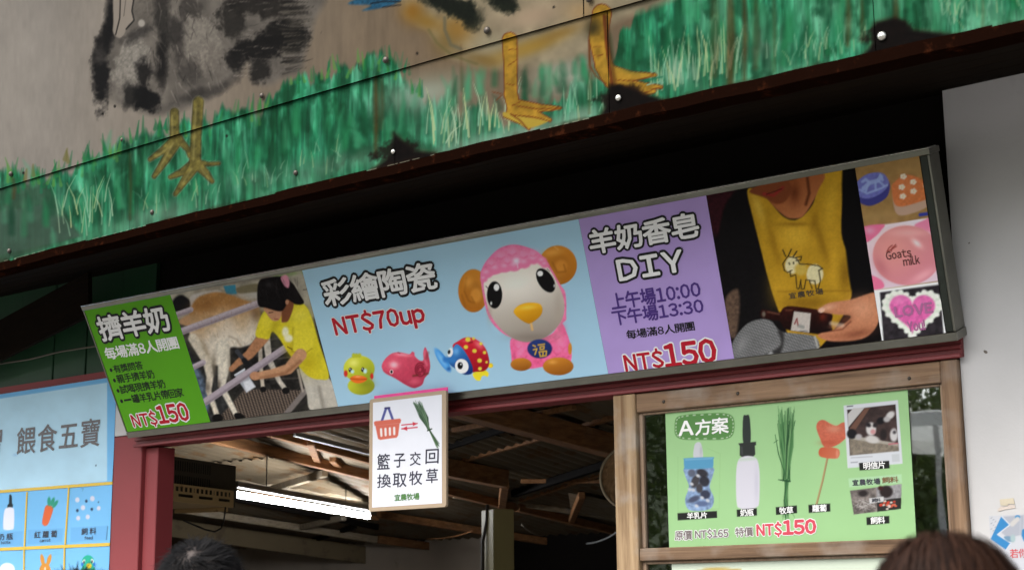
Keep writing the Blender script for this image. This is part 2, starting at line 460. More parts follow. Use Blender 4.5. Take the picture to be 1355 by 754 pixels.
M_DARK = plain('dark_timber_and_shade', (0.006, 0.0045, 0.0035), 0.9, 0.3, 6, 0.2, spec=0.1)
M_BLACK = plain('black_ink', (0.012, 0.012, 0.012), 0.5)
M_WHITE = plain('white_ink', (0.72, 0.72, 0.72), 0.5)
M_REDI = plain('red_ink', (0.42, 0.012, 0.025), 0.5)
M_CABLE = plain('black_cable', (0.010, 0.010, 0.010), 0.5)
M_WOODZ = wood('window_wood_upright', (0.17, 0.10, 0.05), (0.40, 0.28, 0.16), 'Z', 0.8)
M_WOODX = wood('window_wood_rail', (0.075, 0.042, 0.022), (0.25, 0.155, 0.09), 'X', 0.8, wearcol=(.27, .225, .185))
M_WOODR = wood('window_wood_jamb', (0.085, 0.048, 0.026), (0.25, 0.155, 0.09), 'Z', 0.7, wearcol=(.25, .20, .165))

# ================================================================== SETTING
def ground_mat():
    m, N, L, b = nt('concrete_paving')
    tc = N.new('ShaderNodeTexCoord'); n = N.new('ShaderNodeTexNoise'); n.inputs['Scale'].default_value = 1.3; n.inputs['Detail'].default_value = 9
    L.new(tc.outputs['Object'], n.inputs['Vector'])
    cr = N.new('ShaderNodeValToRGB'); cr.color_ramp.elements[0].color = (0.15, 0.145, 0.135, 1); cr.color_ramp.elements[1].color = (0.26, 0.25, 0.235, 1)
    cr.color_ramp.elements[0].position = 0.35; cr.color_ramp.elements[1].position = 0.65
    L.new(n.outputs['Fac'], cr.inputs['Fac']); L.new(cr.outputs['Color'], b.inputs['Base Color']); b.inputs['Roughness'].default_value = 0.85
    return m
structure(mesh('ground', [(-400, -400, 0), (400, -400, 0), (400, 400, 0), (-400, 400, 0)], [(0, 1, 2, 3)], ground_mat()))

WY = D-0.03                                  # face of the white wall
WX0 = onY(1270, 470, WY)[0]                  # its left edge
SOF_Z = CZ+0.346*WY                          # where the soffit meets the wall
BEAM_B = CZ+0.1615*(D-0.06)                  # underside of the red beam
ROOM_L, ROOM_R, ROOM_B = -15.0, 1.8, 11.2

stall = thing('stall_building', 'open fronted snack stall with red painted beam and post beside a white wall', 'building', (-3.0, D, 0))
b = MB(); b.box(WX0, 2.2, WY, WY+0.14, 0, SOF_Z+0.2); b.build('wall', M_WALL, stall)
b = MB(); b.box(-9.5, WX0-0.012, D+0.05, D+0.09, BEAM_B+0.10, SOF_Z+0.25); b.build('header_board', M_DARK, stall)  # near-black colour puts the deep shade above the sign into the board
# beam of folded steel: web, top lip and two bottom lips
b = MB(); bx0 = onY(176, 590, D-0.06)[0]; bx1 = onY(1270, 460, D-0.06)[0]
b.box(bx0, bx1, D-0.045, D+0.06, BEAM_B+0.004, BEAM_B+0.14); bm_ = b.build('beam', M_RED, stall, 0.002)
b = MB(); b.box(bx0, bx1+0.001, D-0.062, D-0.0452, BEAM_B, BEAM_B+0.012); b.build('beam_lip', M_RED, bm_, 0.002)
b = MB(); b.box(bx0, bx1+0.001, D-0.056, D-0.0452, BEAM_B+0.027, BEAM_B+0.040); b.build('beam_lip', M_RED, bm_, 0.002)
b = MB(); b.box(bx0, bx1+0.001, D-0.068, D-0.0452, BEAM_B+0.060, BEAM_B+0.139); b.build('beam_lip', M_RED, bm_, 0.002)
# red post
px0 = onY(149, 640, D-0.03)[0]; px1 = onY(186, 640, D-0.03)[0]; px2 = onY(207, 660, D-0.01)[0]
b = MB(); b.box(px0, px1, D-0.03, D+0.09, 0, onY(155, 578, D-0.03)[2]); b.build('post', M_REDP, stall, 0.003)
b = MB(); b.box(px1+0.001, px2, D-0.01, D+0.085, 0, BEAM_B-0.002); b.build('post_facing', M_REDP, stall, 0.003)
# little white block between the blue poster and the sign
b = MB(); wz = onY(155, 577, D-0.03)[2]
b.box(px0+0.002, px0+0.45, D-0.032, D+0.04, wz, wz+0.30); b.build('white_block', M_WALL, stall, 0.002)
# left wall below the boards, and the green boards above the poster
b = MB(); b.box(-9.5, px0-0.002, D+0.0, D+0.09, 0, onY(100, 495, D)[2]-0.008); b.build('left_wall', M_REDP, stall)
zb0 = onY(60, 500, D+0.03)[2]-0.02
gx = [onY(x, 470, D+0.03)[0] for x in (-95, -40, -18, 27, 72, 114, 160, 205)]
for i in range(len(gx)-1):
    b = MB(); dy = 0.004*(i % 3); b.box(gx[i]+0.004, gx[i+1]-0.003, D+0.022+dy, D+0.046, zb0-0.1, SOF_Z+0.2)
    b.build('board', M_GREEN, stall, 0.003)
# interior shell
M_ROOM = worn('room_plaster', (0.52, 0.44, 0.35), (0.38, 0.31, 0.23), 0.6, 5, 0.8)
M_LEFTW = worn('room_board', (0.20, 0.15, 0.08), (0.12, 0.085, 0.05), 0.55, 5, 0.8)
dd = np.array([math.sin(math.radians(-17)), math.cos(math.radians(-17)), 0]); ee = np.array([dd[1], -dd[0], 0])
bwx = onY(645, 740, ROOM_B)[0]
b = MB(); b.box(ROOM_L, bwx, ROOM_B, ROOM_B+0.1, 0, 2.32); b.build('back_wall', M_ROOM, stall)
b = MB(); b.box(bwx+.002, ROOM_R, ROOM_B+.01, ROOM_B+0.1, 0, 2.32); b.build('back_wall', M_DARK, stall)  # right part of the wall: deep shade put into a near-black colour
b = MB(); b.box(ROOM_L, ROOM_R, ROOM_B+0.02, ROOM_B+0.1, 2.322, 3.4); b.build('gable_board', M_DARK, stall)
b = MB(); b.box(ROOM_R, ROOM_R+0.1, D+0.1, ROOM_B, 0, 3.6); b.build('side_wall', M_ROOM, stall)
LWO = np.array([-12.6, D+0.1, 0.0])
b = MB(); A = LWO; B = LWO+dd*7.1
b.add([A, B, B-ee*.1, A-ee*.1, A+[0, 0, 3.7], B+[0, 0, 3.7], B-ee*.1+[0, 0, 3.7], A-ee*.1+[0, 0, 3.7]], [(0,1,2,3),(4,7,6,5),(0,4,5,1),(1,5,6,2),(2,6,7,3),(3,7,4,0)])
b.build('side_wall', M_LEFTW, stall)
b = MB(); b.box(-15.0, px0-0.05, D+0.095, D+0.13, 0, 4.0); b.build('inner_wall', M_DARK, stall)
b = MB(); b.box(-15, ROOM_R, D+0.1, ROOM_B, 0.0, 0.03); b.build('floor', plain('stall_floor', (0.16, 0.15, 0.14), 0.8, 0.3, 2), stall)
# corrugated roof of the room, falling towards the back
SL = -0.135
RP = Plane((-4, 5.0, 2.98), (1, 0, 0), (0, 1, SL))
M_TIN = worn('roof_tin', (0.15, 0.115, 0.072), (0.13, 0.07, 0.03), 0.52, 4, 0.6, spec=.1)
xs = np.arange(-15.2, ROOM_R+0.05, 0.0275)
V = []; F = []
ys = [D+0.12, 6.2, 7.9, 9.6, ROOM_B+0.1]
for k in range(4):                            # four overlapping courses of sheet
    V = []; F = []
    for j, y in enumerate((ys[k]-0.06, ys[k+1]+0.06)):
        for x in xs: V.append((x, y, 3.02+(y-5)*SL+0.011*math.sin(x*2*math.pi/0.11)+0.012*(k % 2)))
    n = len(xs)
    for i in range(n-1): F.append((i, i+1, n+i+1, n+i))
    mesh('roof_sheet', V, F, M_TIN, stall, True)
M_RAFT = wood('rafter_wood', (0.16, 0.065, 0.022), (0.34, 0.16, 0.06), 'Y', 0.25, 0.8, 1, (0.20, 0.16, 0.11))
M_RAFTP = wood('pale_lit_rafter_wood', (0.20, 0.15, 0.09), (0.36, 0.29, 0.19), 'Y', 0.4, 0.8)  # paler copy of the rafter wood, with the tube's light in its colour
def timber(p0, p1, w, h, mat, drop=0.0, par=stall, name='rafter', up=(0, 0, 1)):
    A = RP.pt(*p0)-np.array([0, 0, drop]); B = RP.pt(*p1)-np.array([0, 0, drop])
    b = MB(); b.beam(A, B, w, h, up); return b.build(name, mat, par, 0.004)
timber((230, 566), (500, 631), 0.05, 0.075, M_RAFT)                 # upper orange rafter
timber((300, 562), (520, 622), 0.05, 0.06, M_RAFT, -0.03)
timber((390, 574), (520, 606), 0.04, 0.03, plain('grey_pipe', (0.25, 0.25, 0.24), 0.5, 0.2), 0.0, name='roof_rail')
timber((411, 588), (421, 614), 0.05, 0.05, M_RAFT, -0.02, name='nogging')
timber((440, 610), (452, 622), 0.05, 0.05, M_RAFT, -0.02, name='nogging')
timber((356, 645), (430, 622), 0.05, 0.05, M_RAFTP, 0.02, name='brace')
timber((400, 697), (455, 684), 0.05, 0.05, M_RAFTP, 0.0, name='brace')
timber((240, 674), (520, 717), 0.06, 0.06, M_RAFTP)
timber((300, 716), (660, 758), 0.06, 0.07, M_RAFT)
timber((200, 640), (500, 700), 0.04, 0.05, M_DARK, -0.02)
timber((190, 684), (530, 732), 0.03, 0.16, M_LEFTW, 0.06, name='lit_band_board')  # added board, stands in for the lamp-lit brown wall below the shelf
timber((330, 655), (500, 690), 0.04, 0.04, M_RAFT, -0.03)
timber((600, 660), (820, 690), 0.03, 0.04, M_RAFTP, -0.03)
timber((690, 640), (820, 640), 0.03, 0.03, M_RAFT, -0.02, name='batten')
timber((600, 575), (760, 545), 0.04, 0.03, M_RAFT, -0.03, name='batten')
timber((600, 620), (815, 560), 0.04, 0.03, M_RAFT, -0.04, name='batten')
timber((690, 668), (815, 628), 0.04, 0.03, M_RAFT, -0.04, name='batten')
timber((300, 640), (520, 672), 0.05, 0.04, M_RAFTP, -0.04)
timber((590, 520), (820, 582), 0.12, 0.13, M_RAFT, 0.05, name='tie_beam')
timber((500, 595), (668, 628), 0.10, 0.12, M_RAFT, 0.03, name='tie_beam')
timber((500, 626), (680, 671), 0.06, 0.06, M_RAFT)
timber((684, 671), (822, 704), 0.06, 0.06, M_RAFT)
timber((500, 680), (822, 732), 0.06, 0.06, M_RAFT)
timber((500, 713), (822, 757), 0.06, 0.07, M_RAFT)
timber((668, 640), (664, 670), 0.06, 0.06, M_RAFT, 0.0, name='nogging')
timber((770, 655), (755, 690), 0.05, 0.05, M_RAFT, 0.0, name='nogging')
timber((680, 655), (815, 612), 0.05, 0.05, M_DARK, -0.01, name='brace')
timber((590, 598), (720, 556), 0.04, 0.04, M_DARK, -0.03, name='brace')
timber((350, 740), (470, 700), 0.04, 0.04, M_DARK, -0.03, name='brace')
b = MB()                                      # pale ceiling board between the two orange rafters, lamp light put into its tone
b.add([RP.pt(*p, 0.0)+np.array([0, 0, 0.03]) for p in ((336, 583), (410, 592), (505, 618), (505, 634), (400, 606))], [(0, 1, 2, 3, 4)])
b.build('ceiling_board', M_RAFTP, stall)
b = MB()
b.add([RP.pt(*p, 0.0)+np.array([0, 0, 0.02]) for p in ((752, 655), (820, 668), (820, 695), (756, 682))], [(0, 1, 2, 3)])
b.build('ceiling_board', M_RAFTP, stall)

# ------------------------------------------------------------------ awning with painted sheet fascia
FY = 0.8*D
FZ0 = CZ+0.3085*D
FZ1 = CZ+0.3775*D
FP = Plane((0, FY, 0), (1, 0, 0), (0, 0, 1))
xa, xb = onY(0, 340, FY)[0], onY(1355, 28, FY)[0]
def bow(x):                                   # the old awning edge sags a little towards both ends
    t = (x-(xa+xb)/2)/((xb-xa)/2)
    return 0.006-0.016*np.clip(t*t, 0, 1.6)
awning = thing('awning', 'rusty sheet metal awning fascia painted with geese legs standing in green grass', 'awning', (-3.0, FY, FZ0))

def seam_y(x):                                # photo row of the seam between upper and lower sheets
    return np.where(x < 500, 252-0.2985*x+0.00002*x*x, 107.5-0.295*(x-500))
def mural(P):
    X, Y = P.x, P.y
    n1 = fbm(X*0.012, Y*0.012, 3, 5); n2 = fbm(X*0.05, Y*0.02, 9, 4); n3 = fbm(X*0.25, Y*0.06, 5, 3)
    base = np.array([150, 143, 134])/255; warm = np.array([116, 99, 78])/255
    t = np.clip((X-60)/520, 0, 1)[:, None]
    P.c = (base*(1-t)+warm*t)*(0.86+0.22*n1[:, None]+0.08*n3[:, None])
    # light wash of dirt streaks running down
    st = np.clip(fbm(X*0.10, Y*0.010, 21, 3)-0.55, 0, 1)*2.0
    P.c *= (1-0.14*st*np.clip((X-330)/150, 0.15, 1))[:, None]
    # green ground: ragged upper edge
    xs_ = np.array([-60, 0, 40, 70, 130, 165, 200, 240, 300, 345, 372, 400, 430, 470, 515, 540, 560, 590, 640, 700, 760, 805, 820, 870, 1400])
    tp = np.array([222, 216, 236, 224, 200, 182, 168, 165, 148, 140, 112, 96, 90, 78, 76, 88, 122, 130, 150, 168, 110, 90, 40, -20, -120])
    top = np.interp(X, xs_, tp)
    g = np.clip((Y-top+26*(fbm(X*0.09, Y*0.012, 31, 3)-0.5)*2)/9.0, 0, 1)
    green = np.array([[28, 112, 74], [52, 150, 108], [112, 186, 152], [20, 82, 50]])/255
    k = fbm(X*0.022, Y*0.03, 41, 4); k2 = fbm(X*0.13, Y*0.02, 51, 4); k3 = fbm(X*0.011, Y*0.015, 57, 3)
    w = np.clip((k*0.55+k2*0.65-0.42)*2.6, 0, 1)[:, None]
    gc = green[3]*(1-w)+green[1]*w
    hi = np.clip((k2*0.6+k3*0.6-0.62)*4, 0, 1)[:, None]
    gc = gc*(1-hi*0.65)+green[2]*hi*0.65
    gc *= (0.92+0.16*n3)[:, None]
    fs = fbm(X*0.33, Y*0.022, 131, 3); gc *= (0.80+0.42*np.clip((fs-.3)*2.2, 0, 1))[:, None]
    lo = np.clip(1-((342-0.232*X)-Y)/26.0, 0, 1)*np.clip((fbm(X*.02, Y*.02, 141, 3)-.35)*3, 0, 1)
    rt = np.clip((X-840)/80, 0, 1)*np.clip((fbm(X*.03, Y*.012, 151, 3)-.40)*3.2, 0, 1)
    lt_ = np.clip(lo*.7+rt*.6, 0, .8)[:, None]; gc = gc*(1-lt_)+np.array([112, 186, 146])/255*lt_*(0.8+.4*fs)[:, None]
    dk = np.clip((fbm(X*.05, Y*.03, 161, 4)-.56)*5, 0, .75)[:, None]; gc = gc*(1-dk)+np.array([14, 66, 38])/255*dk
    P.c = P.c*(1-g[:, None])+gc*g[:, None]
    # pale patches in the lower sheet
    for (cx, cy, rx, ry, a) in ((560, 125, 60, 22, .75), (600, 165, 60, 26, .35), (745, 100, 45, 28, .75), (700, 175, 60, 14, .65), (450, 215, 60, 14, .35), (215, 285, 60, 20, .4), (770, 152, 30, 12, .5), (610, 195, 60, 10, .4), (900, 95, 40, 16, .35), (1010, 60, 50, 26, .35), (330, 235, 50, 14, .3)):
        P.glow(cx, cy, rx, ry, (168, 182, 165), a, rot=-13)
    # dull patch at the far left of the lower sheet, with a clean diagonal edge
    P.poly([(-60, 262), (60, 238), (75, 268), (108, 312), (40, 335), (-60, 360)], (62, 84, 66), 5, sm=False, a=0.75, nz=0.25, nf=0.08)
    P.poly([(-60, 290), (62, 270), (106, 313), (-60, 352)], (70, 92, 80), 2, sm=False, a=0.5)
    # grass blades
    rs = np.random.default_rng(11)
    def blades(x0, x1, n, hmin, hmax, cols, wd, a, up=0.0, spread=10, sf=1.2):
        for _ in range(n):
            x = rs.uniform(x0, x1); bot = 345-0.232*x
            y = bot-rs.uniform(4, 34)-up*rs.uniform(0, 1)
            h = rs.uniform(hmin, hmax); dx = rs.normal(0, spread)
            c = cols[rs.integers(len(cols))]
            P.line([(x, y), (x+dx*0.35, y-h*0.55), (x+dx, y-h)], [wd*1.2, wd, 0.4], c, sf, a*rs.uniform(0.5, 1))
    LT = [(150, 200, 165), (178, 205, 170), (190, 205, 150)]; DK = [(14, 74, 44), (22, 92, 56), (10, 60, 36)]; MD = [(60, 160, 112), (84, 176, 130), (40, 138, 84)]
    blades(0, 1355, 190, 14, 50, DK, 7, 0.5, 60, 6, 6)
    blades(0, 1355, 190, 10, 46, MD, 7, 0.5, 70, 6, 6)
    blades(850, 1360, 150, 20, 64, MD+DK, 8, 0.5, 110, 7, 5)
    blades(70, 150, 26, 24, 52, LT, 1.5, 0.8, 20)
    blades(175, 470, 50, 8, 24, LT, 1.5, 0.5, 20, 5)
    blades(560, 680, 46, 24, 60, LT, 1.7, 0.85, 14, 8)
    blades(740, 800, 12, 20, 44, LT, 1.5, 0.8, 6, 5)
    blades(860, 980, 60, 24, 60, LT, 2.2, 0.65, 24, 7)
    blades(1010, 1150, 30, 14, 30, LT, 2.0, 0.5, 10, 5)
    blades(1240, 1355, 30, 14, 40, LT, 2.0, 0.45, 20, 6)
    # loose grass above the seam
    for _ in range(150):
        x = rs.uniform(10, 560); y = float(np.interp(x, xs_, tp))+rs.uniform(2, 26); h = rs.uniform(8, 26)
        P.line([(x, y), (x+rs.normal(0, 3), y-h)], [4.5, 1.0], [(24, 104, 60), (44, 130, 66), (90, 150, 70), (30, 120, 80)][rs.integers(4)], 1.6, rs.uniform(0.35, 0.8))
    for x, y in ((86, 205), (90, 208), (44, 226), (33, 232)):
        P.line([(x, y+6), (x+rs.normal(0, 2), y-8)], [6, 2], (116, 112, 62), 2, 0.7)
    # --- dark goose at left
    P.zoom(100, 0, 4.106)
    P.poly([(180, -120), (175, 0), (170, 150), (120, 250), (90, 380), (95, 480), (150, 545), (205, 560), (300, 590), (430, 625), (560, 605), (750, 525), (880, 420), (935, 340), (960, 445), (1060, 462), (1130, 420), (1220, 390), (1250, 290), (1290, 140), (1290, -120)], (104, 98, 90), 10, nz=0.25, nf=0.06, seed=4)
    body = lambda *a, **k: P.blot(*a, **k)
    for (cx, cy, rx, ry, col, a, rot) in (
        (140, 430, 45, 130, (16, 15, 15), .95, 0), (150, 230, 34, 110, (20, 18, 17), .95, 18), (130, 300, 25, 40, (70, 66, 62), .6, 0),
        (190, 90, 22, 150, (14, 13, 13), .95, 4), (300, 330, 75, 140, (146, 140, 130), .8, 18), (250, 470, 45, 60, (120, 114, 106), .5, 0),
        (390, 540, 75, 60, (15, 14, 14), 1, 20), (300, 520, 40, 60, (20, 19, 18), .8, 0), (370, 390, 40, 60, (24, 22, 21), .9, 0),
        (470, 320, 28, 150, (20, 18, 17), .9, 4), (470, 60, 36, 130, (40, 37, 34), .8, 0), (380, 60, 45, 90, (96, 90, 82), .6, 0),
        (330, 190, 70, 26, (40, 37, 35), .7, -30), (540, 180, 40, 70, (44, 41, 38), .8, 0), (620, 60, 50, 60, (52, 48, 44), .7, 0),
        (680, 200, 90, 110, (140, 133, 122), .6, 0), (560, 290, 24, 70, (48, 44, 41), .7, 0), (620, 400, 60, 50, (60, 56, 52), .6, -20),
        (720, 330, 60, 90, (128, 120, 110), .5, 0), (640, 520, 80, 24, (46, 43, 40), .7, -22), (800, 470, 90, 24, (58, 54, 50), .7, -28),
        (850, 110, 70, 80, (34, 31, 28), .85, 0), (1000, 20, 150, 60, (30, 27, 24), .9, 0), (1130, 60, 110, 40, (44, 40, 36), .8, 0),
        (1150, 180, 110, 70, (20, 18, 16), .95, 0), (1000, 260, 130, 60, (18, 16, 15), .95, -14), (1180, 250, 60, 40, (24, 22, 19), .8, 0),
        (870, 330, 50, 50, (22, 20, 19), .9, 0), (1000, 390, 50, 60, (26, 24, 22), .85, 10), (1140, 370, 70, 40, (100, 94, 86), .6, -20), (1220, 120, 60, 24, (96, 90, 80), .6, -10)):
        body(cx, cy, rx, ry, col, a=a, rot=rot)
    fr = np.random.default_rng(3)
    for _ in range(260):                       # feather strokes
        x, y = fr.uniform(380, 1230), fr.uniform(-20, 520)
        if y > 560-0.42*(x-380)+60: continue
        an = math.radians(fr.normal(70 if x < 820 else 10, 22)); l = fr.uniform(25, 80)
        v = fr.choice([24, 40, 90, 140, 165]); P.line([(x, y), (x+l*math.cos(an), y+l*math.sin(an)*(1 if x < 820 else -.3))], [6, 1.5], (v, v*.94, v*.87), 1.3, fr.uniform(.25, .6))
    for k in range(60):                        # ragged tail
        t = fr.uniform(0, 1); x = 1200+fr.uniform(0, 60); y = -20+t*420
        P.line([(x-90, y+fr.normal(0, 10)), (x+fr.uniform(0, 40), y-10)], [10, 1.2], fr.choice([[26, 24, 21], [52, 48, 42], [96, 90, 80]]), 1.4, .6)
    P.poly([(215, -80), (205, 120), (205, 180), (235, 208), (262, 190), (285, 140), (318, 110), (305, 60), (325, -80)], (150, 140, 128), 2.0)
    P.line([(245, -60), (240, 100), (218, 190)], 7, (30, 26, 24), 1.0, .9)
    P.line([(275, -20), (262, 90)], 4, (60, 54, 50), 1.0, .6)
    P.line([(275, 160), (318, 112), (306, 60), (326, -60)], 8, (30, 28, 26), 1.2, .9)
    P.ell(358, 128, 18, 20, (165, 158, 148), soft=2)
    # its feet
    P.zoom(0, 0, 2.217)
    leg = (118, 108, 52); ed = (64, 56, 26); pale = (150, 150, 118)
    for col, gw in ((pale, 10), (ed, 5), (leg, 0)):
        for pts, w in (([(512, 330), (512, 405)], [22, 24]), ([(520, 405), (480, 440), (440, 468)], [26, 18, 8]), ([(522, 410), (485, 470), (452, 518)], [26, 20, 9]), ([(525, 410), (552, 440), (556, 458)], [20, 12, 8]),
                       ([(582, 300), (575, 400), (572, 480)], [28, 27, 30]), ([(570, 480), (535, 505), (500, 520)], [26, 18, 9]), ([(572, 485), (545, 525), (514, 570)], [28, 20, 8]), ([(580, 485), (605, 510), (622, 532)], [26, 18, 9]), ([(585, 478), (610, 482), (642, 480)], [14, 9, 6])):
            P.line(pts, [q+gw for q in w], col, 1.6, .82 if gw != 10 else .4, nz=0.45, nf=0.16, seed=len(pts)+int(pts[0][0]))
    for pts in ([(505, 340), (506, 398)], [(574, 320), (567, 470)], [(508, 420), (470, 490)], [(562, 495), (535, 540)], [(590, 495), (612, 525)], [(500, 430), (460, 458)]): P.line(pts, 5, (164, 154, 92), 2.5, .5)
    # --- orange goose at right
    P.zoom(440, 0, 3.77)
    P.poly([(350, -60), (345, 20), (370, 90), (430, 125), (480, 150), (520, 220), (580, 280), (680, 320), (800, 345), (900, 340), (1010, 330), (1200, 290), (1340, 230), (1400, 120), (1700, -60)], (150, 138, 112), 12, nz=0.2, nf=0.05)
    for (cx, cy, rx, ry, col, a, rot) in ((400, 60, 60, 60, (140, 98, 34), .95, 0), (470, 110, 80, 40, (140, 106, 40), .8, 20), (620, 150, 90, 80, (150, 112, 48), .9, 0), (560, 220, 60, 60, (120, 98, 50), .6, 0),
        (760, 300, 110, 34, (124, 100, 54), .9, 10), (900, 260, 120, 40, (160, 128, 56), .8, -16), (1020, 225, 130, 34, (166, 132, 52), .8, -20), (1130, 170, 120, 30, (140, 110, 52), .8, -20), (800, 210, 110, 50, (158, 148, 120), .8, -12),
        (760, 80, 80, 60, (150, 136, 112), .7, 0), (1000, 80, 160, 60, (176, 152, 126), .8, -14), (1250, 60, 90, 60, (172, 140, 96), .7, 0)):
        P.glow(cx, cy, rx, ry, col, a, rot)
    for (cx, cy, rx, ry, rot, a) in ((560, 20, 110, 34, 14, 1), (650, 60, 70, 50, 30, .95), (700, 110, 40, 40, 30, .8), (860, 20, 60, 40, 20, .95), (830, -10, 60, 30, 0, .9), (720, 80, 40, 30, 0, .5)):
        P.blot(cx, cy, rx, ry, (20, 25, 17), a, rot)
    P.line([(560, 90), (560, 150), (590, 225), (640, 245)], 16, (96, 96, 78), 3, .7)
    P.line([(480, 150), (520, 215), (600, 280), (720, 320)], 10, (92, 92, 50), 3, .5)
    P.poly([(80, 22), (140, -10), (250, -20), (340, -20), (330, 12), (250, 40), (150, 55), (190, 28)], (36, 84, 112), 3, nz=.3)
    P.line([(190, 20), (260, 8), (340, 10)], 6, (18, 20, 24), 1.5, .9); P.line([(250, 38), (340, 26)], 6, (22, 20, 22), 1.5, .8)
    P.line([(130, 320), (128, 340), (140, 358)], 5, (40, 66, 30), 1.2, .8)
    P.zoom(640, 0, 3.77)
    yel = (172, 132, 44); rd = (118, 56, 22); pk = (178, 140, 92)
    for col, gw, a in ((rd, 10, .9), (yel, 0, 1)):
        for pts, w in (([(130, 200), (135, 330), (135, 470)], [70, 62, 56]), ([(135, 470), (150, 540), (200, 560)], [64, 60, 40]), ([(150, 560), (190, 600), (225, 640)], [70, 36, 12]), ([(160, 540), (250, 570), (330, 600)], [50, 40, 12]), ([(170, 520), (280, 540), (380, 540)], [40, 34, 10]),
                       ([(590, 70), (570, 190), (600, 330)], [90, 86, 80]), ([(600, 330), (640, 400)], [84, 80]), ([(640, 360), (740, 380), (855, 375)], [60, 40, 12]), ([(650, 400), (760, 430), (885, 435)], [60, 44, 12]), ([(680, 420), (790, 460), (850, 455)], [40, 34, 14])):
            P.line(pts, [q+gw for q in w], col, 1.2, a, nz=.25, nf=.12)
    P.poly([(100, 560), (160, 575), (250, 590), (330, 600), (230, 640), (160, 610), (105, 590)], (188, 160, 60), 2)
    for pts, w in (([(135, 570), (180, 600), (215, 640)], 8), ([(170, 530), (270, 545), (390, 540)], 6), ([(140, 575), (250, 585), (330, 605)], 6), ([(100, 585), (180, 620)], 6), ([(45, 460), (85, 468)], 5), ([(65, 500), (90, 475)], 5), ([(120, 330), (150, 310), (165, 300)], 4), ([(125, 250), (165, 245)], 4), ([(115, 420), (150, 425)], 4), ([(140, 530), (180, 510)], 5),
                   ([(525, 200), (530, 330), (560, 380), (610, 420)], 8), ([(600, 80), (615, 250), (640, 420)], 16), ([(660, 400), (760, 405), (850, 375)], 5), ([(700, 430), (800, 465), (880, 435)], 5), ([(545, 240), (590, 230)], 4), ([(550, 280), (595, 275)], 4)):
        P.line(pts, w, rd, 1.2, .85)
    P.line([(610, 85), (630, 250), (655, 425)], 22, (74, 40, 16), 4, .55)
    P.glow(545, 140, 40, 50, (52, 46, 24), .85, 20)
    P.glow(720, 330, 70, 26, (30, 86, 52), .6, 20)
    P.line([(805, 410), (850, 392), (890, 385)], 10, (30, 110, 80), 2, .8)
    P.line([(815, 425), (860, 410), (895, 412)], 6, (140, 190, 165), 1.5, .8)
    # --- rust: bleeding corners, streaks, chipped lower edge
    P.zoom(0, 0, 1)
    for (x, y0, y1, w, a) in ((497, 104, 205, 7, .6), (505, 104, 170, 5, .35), (966, -10, 110, 12, .6), (985, -10, 105, 7, .55), (1024, -10, 95, 5, .3), (1122, -10, 60, 8, .45), (1140, -10, 55, 6, .4), (1185, -10, 40, 8, .5), (780, 60, 150, 4, .45), (172, 204, 290, 3, .5), (945, 0, 100, 14, .3), (1000, 0, 90, 10, .3), (1300, -10, 40, 5, .3), (610, 60, 200, 3, .25), (18, 238, 262, 4, .6)):
        P.line([(x, y0), (x+1, (y0+y1)/2), (x, y1)], [w*.6, w, w*.7], (84, 52, 20), 5, a, nz=.3, nf=.1)
    for (cx, cy, pts) in ((522, 196, [(521, 176), (535, 190), (548, 200), (575, 203), (560, 225), (480, 240), (500, 220), (519, 205)]),
                          (820, 120, [(806, 112), (822, 113), (840, 120), (870, 130), (890, 138), (860, 152), (790, 165), (800, 145), (805, 128)]),
                          (1175, 40, [(1153, 40), (1160, 30), (1185, 24), (1198, 30), (1203, 40), (1240, 44), (1270, 48), (1240, 62), (1130, 84), (1150, 66), (1155, 56)])):
        P.poly(pts, (84, 46, 20), 12, sm=False, a=.55, nz=.4, nf=.2); P.blot(cx, cy+4, 26, 9, (22, 11, 7), .8, -14, 4, .7); P.poly(pts, (13, 7, 5), 6, sm=False, nz=.5, nf=.2)
    bot = 340-0.2335*(X-36)
    bot = np.where(X < 500, 342-0.247*(X-30), np.where(X < 900, 226-0.2365*(X-500), 131.5-0.2215*(X-900)))
    dist = bot-Y
    e = np.clip(1-dist/(4+7*fbm(X*0.06, Y*0.0, 61, 3)), 0, 1)*np.clip((fbm(X*0.03, X*0.0, 71, 3)-0.33)*4, 0, 1)
    P.c = P.c*(1-e[:, None]*.85)+np.array([48, 28, 14])/255*e[:, None]*.85
    chip = (dist < 3.2) & (vn(X*0.25, X*0, 81) > .45)
    P.c[chip] = P.c[chip]*0.4+np.array([190, 190, 165])/255*0.6
    # specks
    for (x, y) in ((31, 229), (136, 151), (552, 71), (733, 10), (152, 141), (300, 180)):
        P.ell(x, y, 1.6, 1.8, (24, 20, 18))

MUR_GAIN = 0.37
def warp(seed, amp):
    return lambda u, v: amp*(fbm(u*2.2, v*2.2, seed, 3)-0.5)
lower_seams = [onY(-60, 360, FY)[0], onY(172, 280, FY)[0], onY(522.5, 190, FY)[0], onY(806, 130, FY)[0], onY(1158, 50, FY)[0], onY(1420, 10, FY)[0]]
for i in range(5):
    painted('painted_sheet', FP, (lower_seams[i]+0.0015, lower_seams[i+1]-0.0015, FZ0, FZ1+0.012), 0.0042, (128, 128, 128), mural, M_MURAL, awning, h=0.0, gain=MUR_GAIN, warp=warp(5+i, 0.006), bow=bow)
upper_seams = [onY(-60, 240, FY)[0], onY(774, 20, FY)[0], onY(1420, 10, FY)[0]]
for i in range(2):
    painted('painted_sheet', FP, (upper_seams[i]+0.0015, upper_seams[i+1]-0.0015, FZ1, 4.12 if i == 0 else 3.35), 0.0042, (128, 128, 128), mural, M_MURAL, awning, h=0.006, gain=MUR_GAIN, warp=warp(15+i, 0.008), bow=bow)
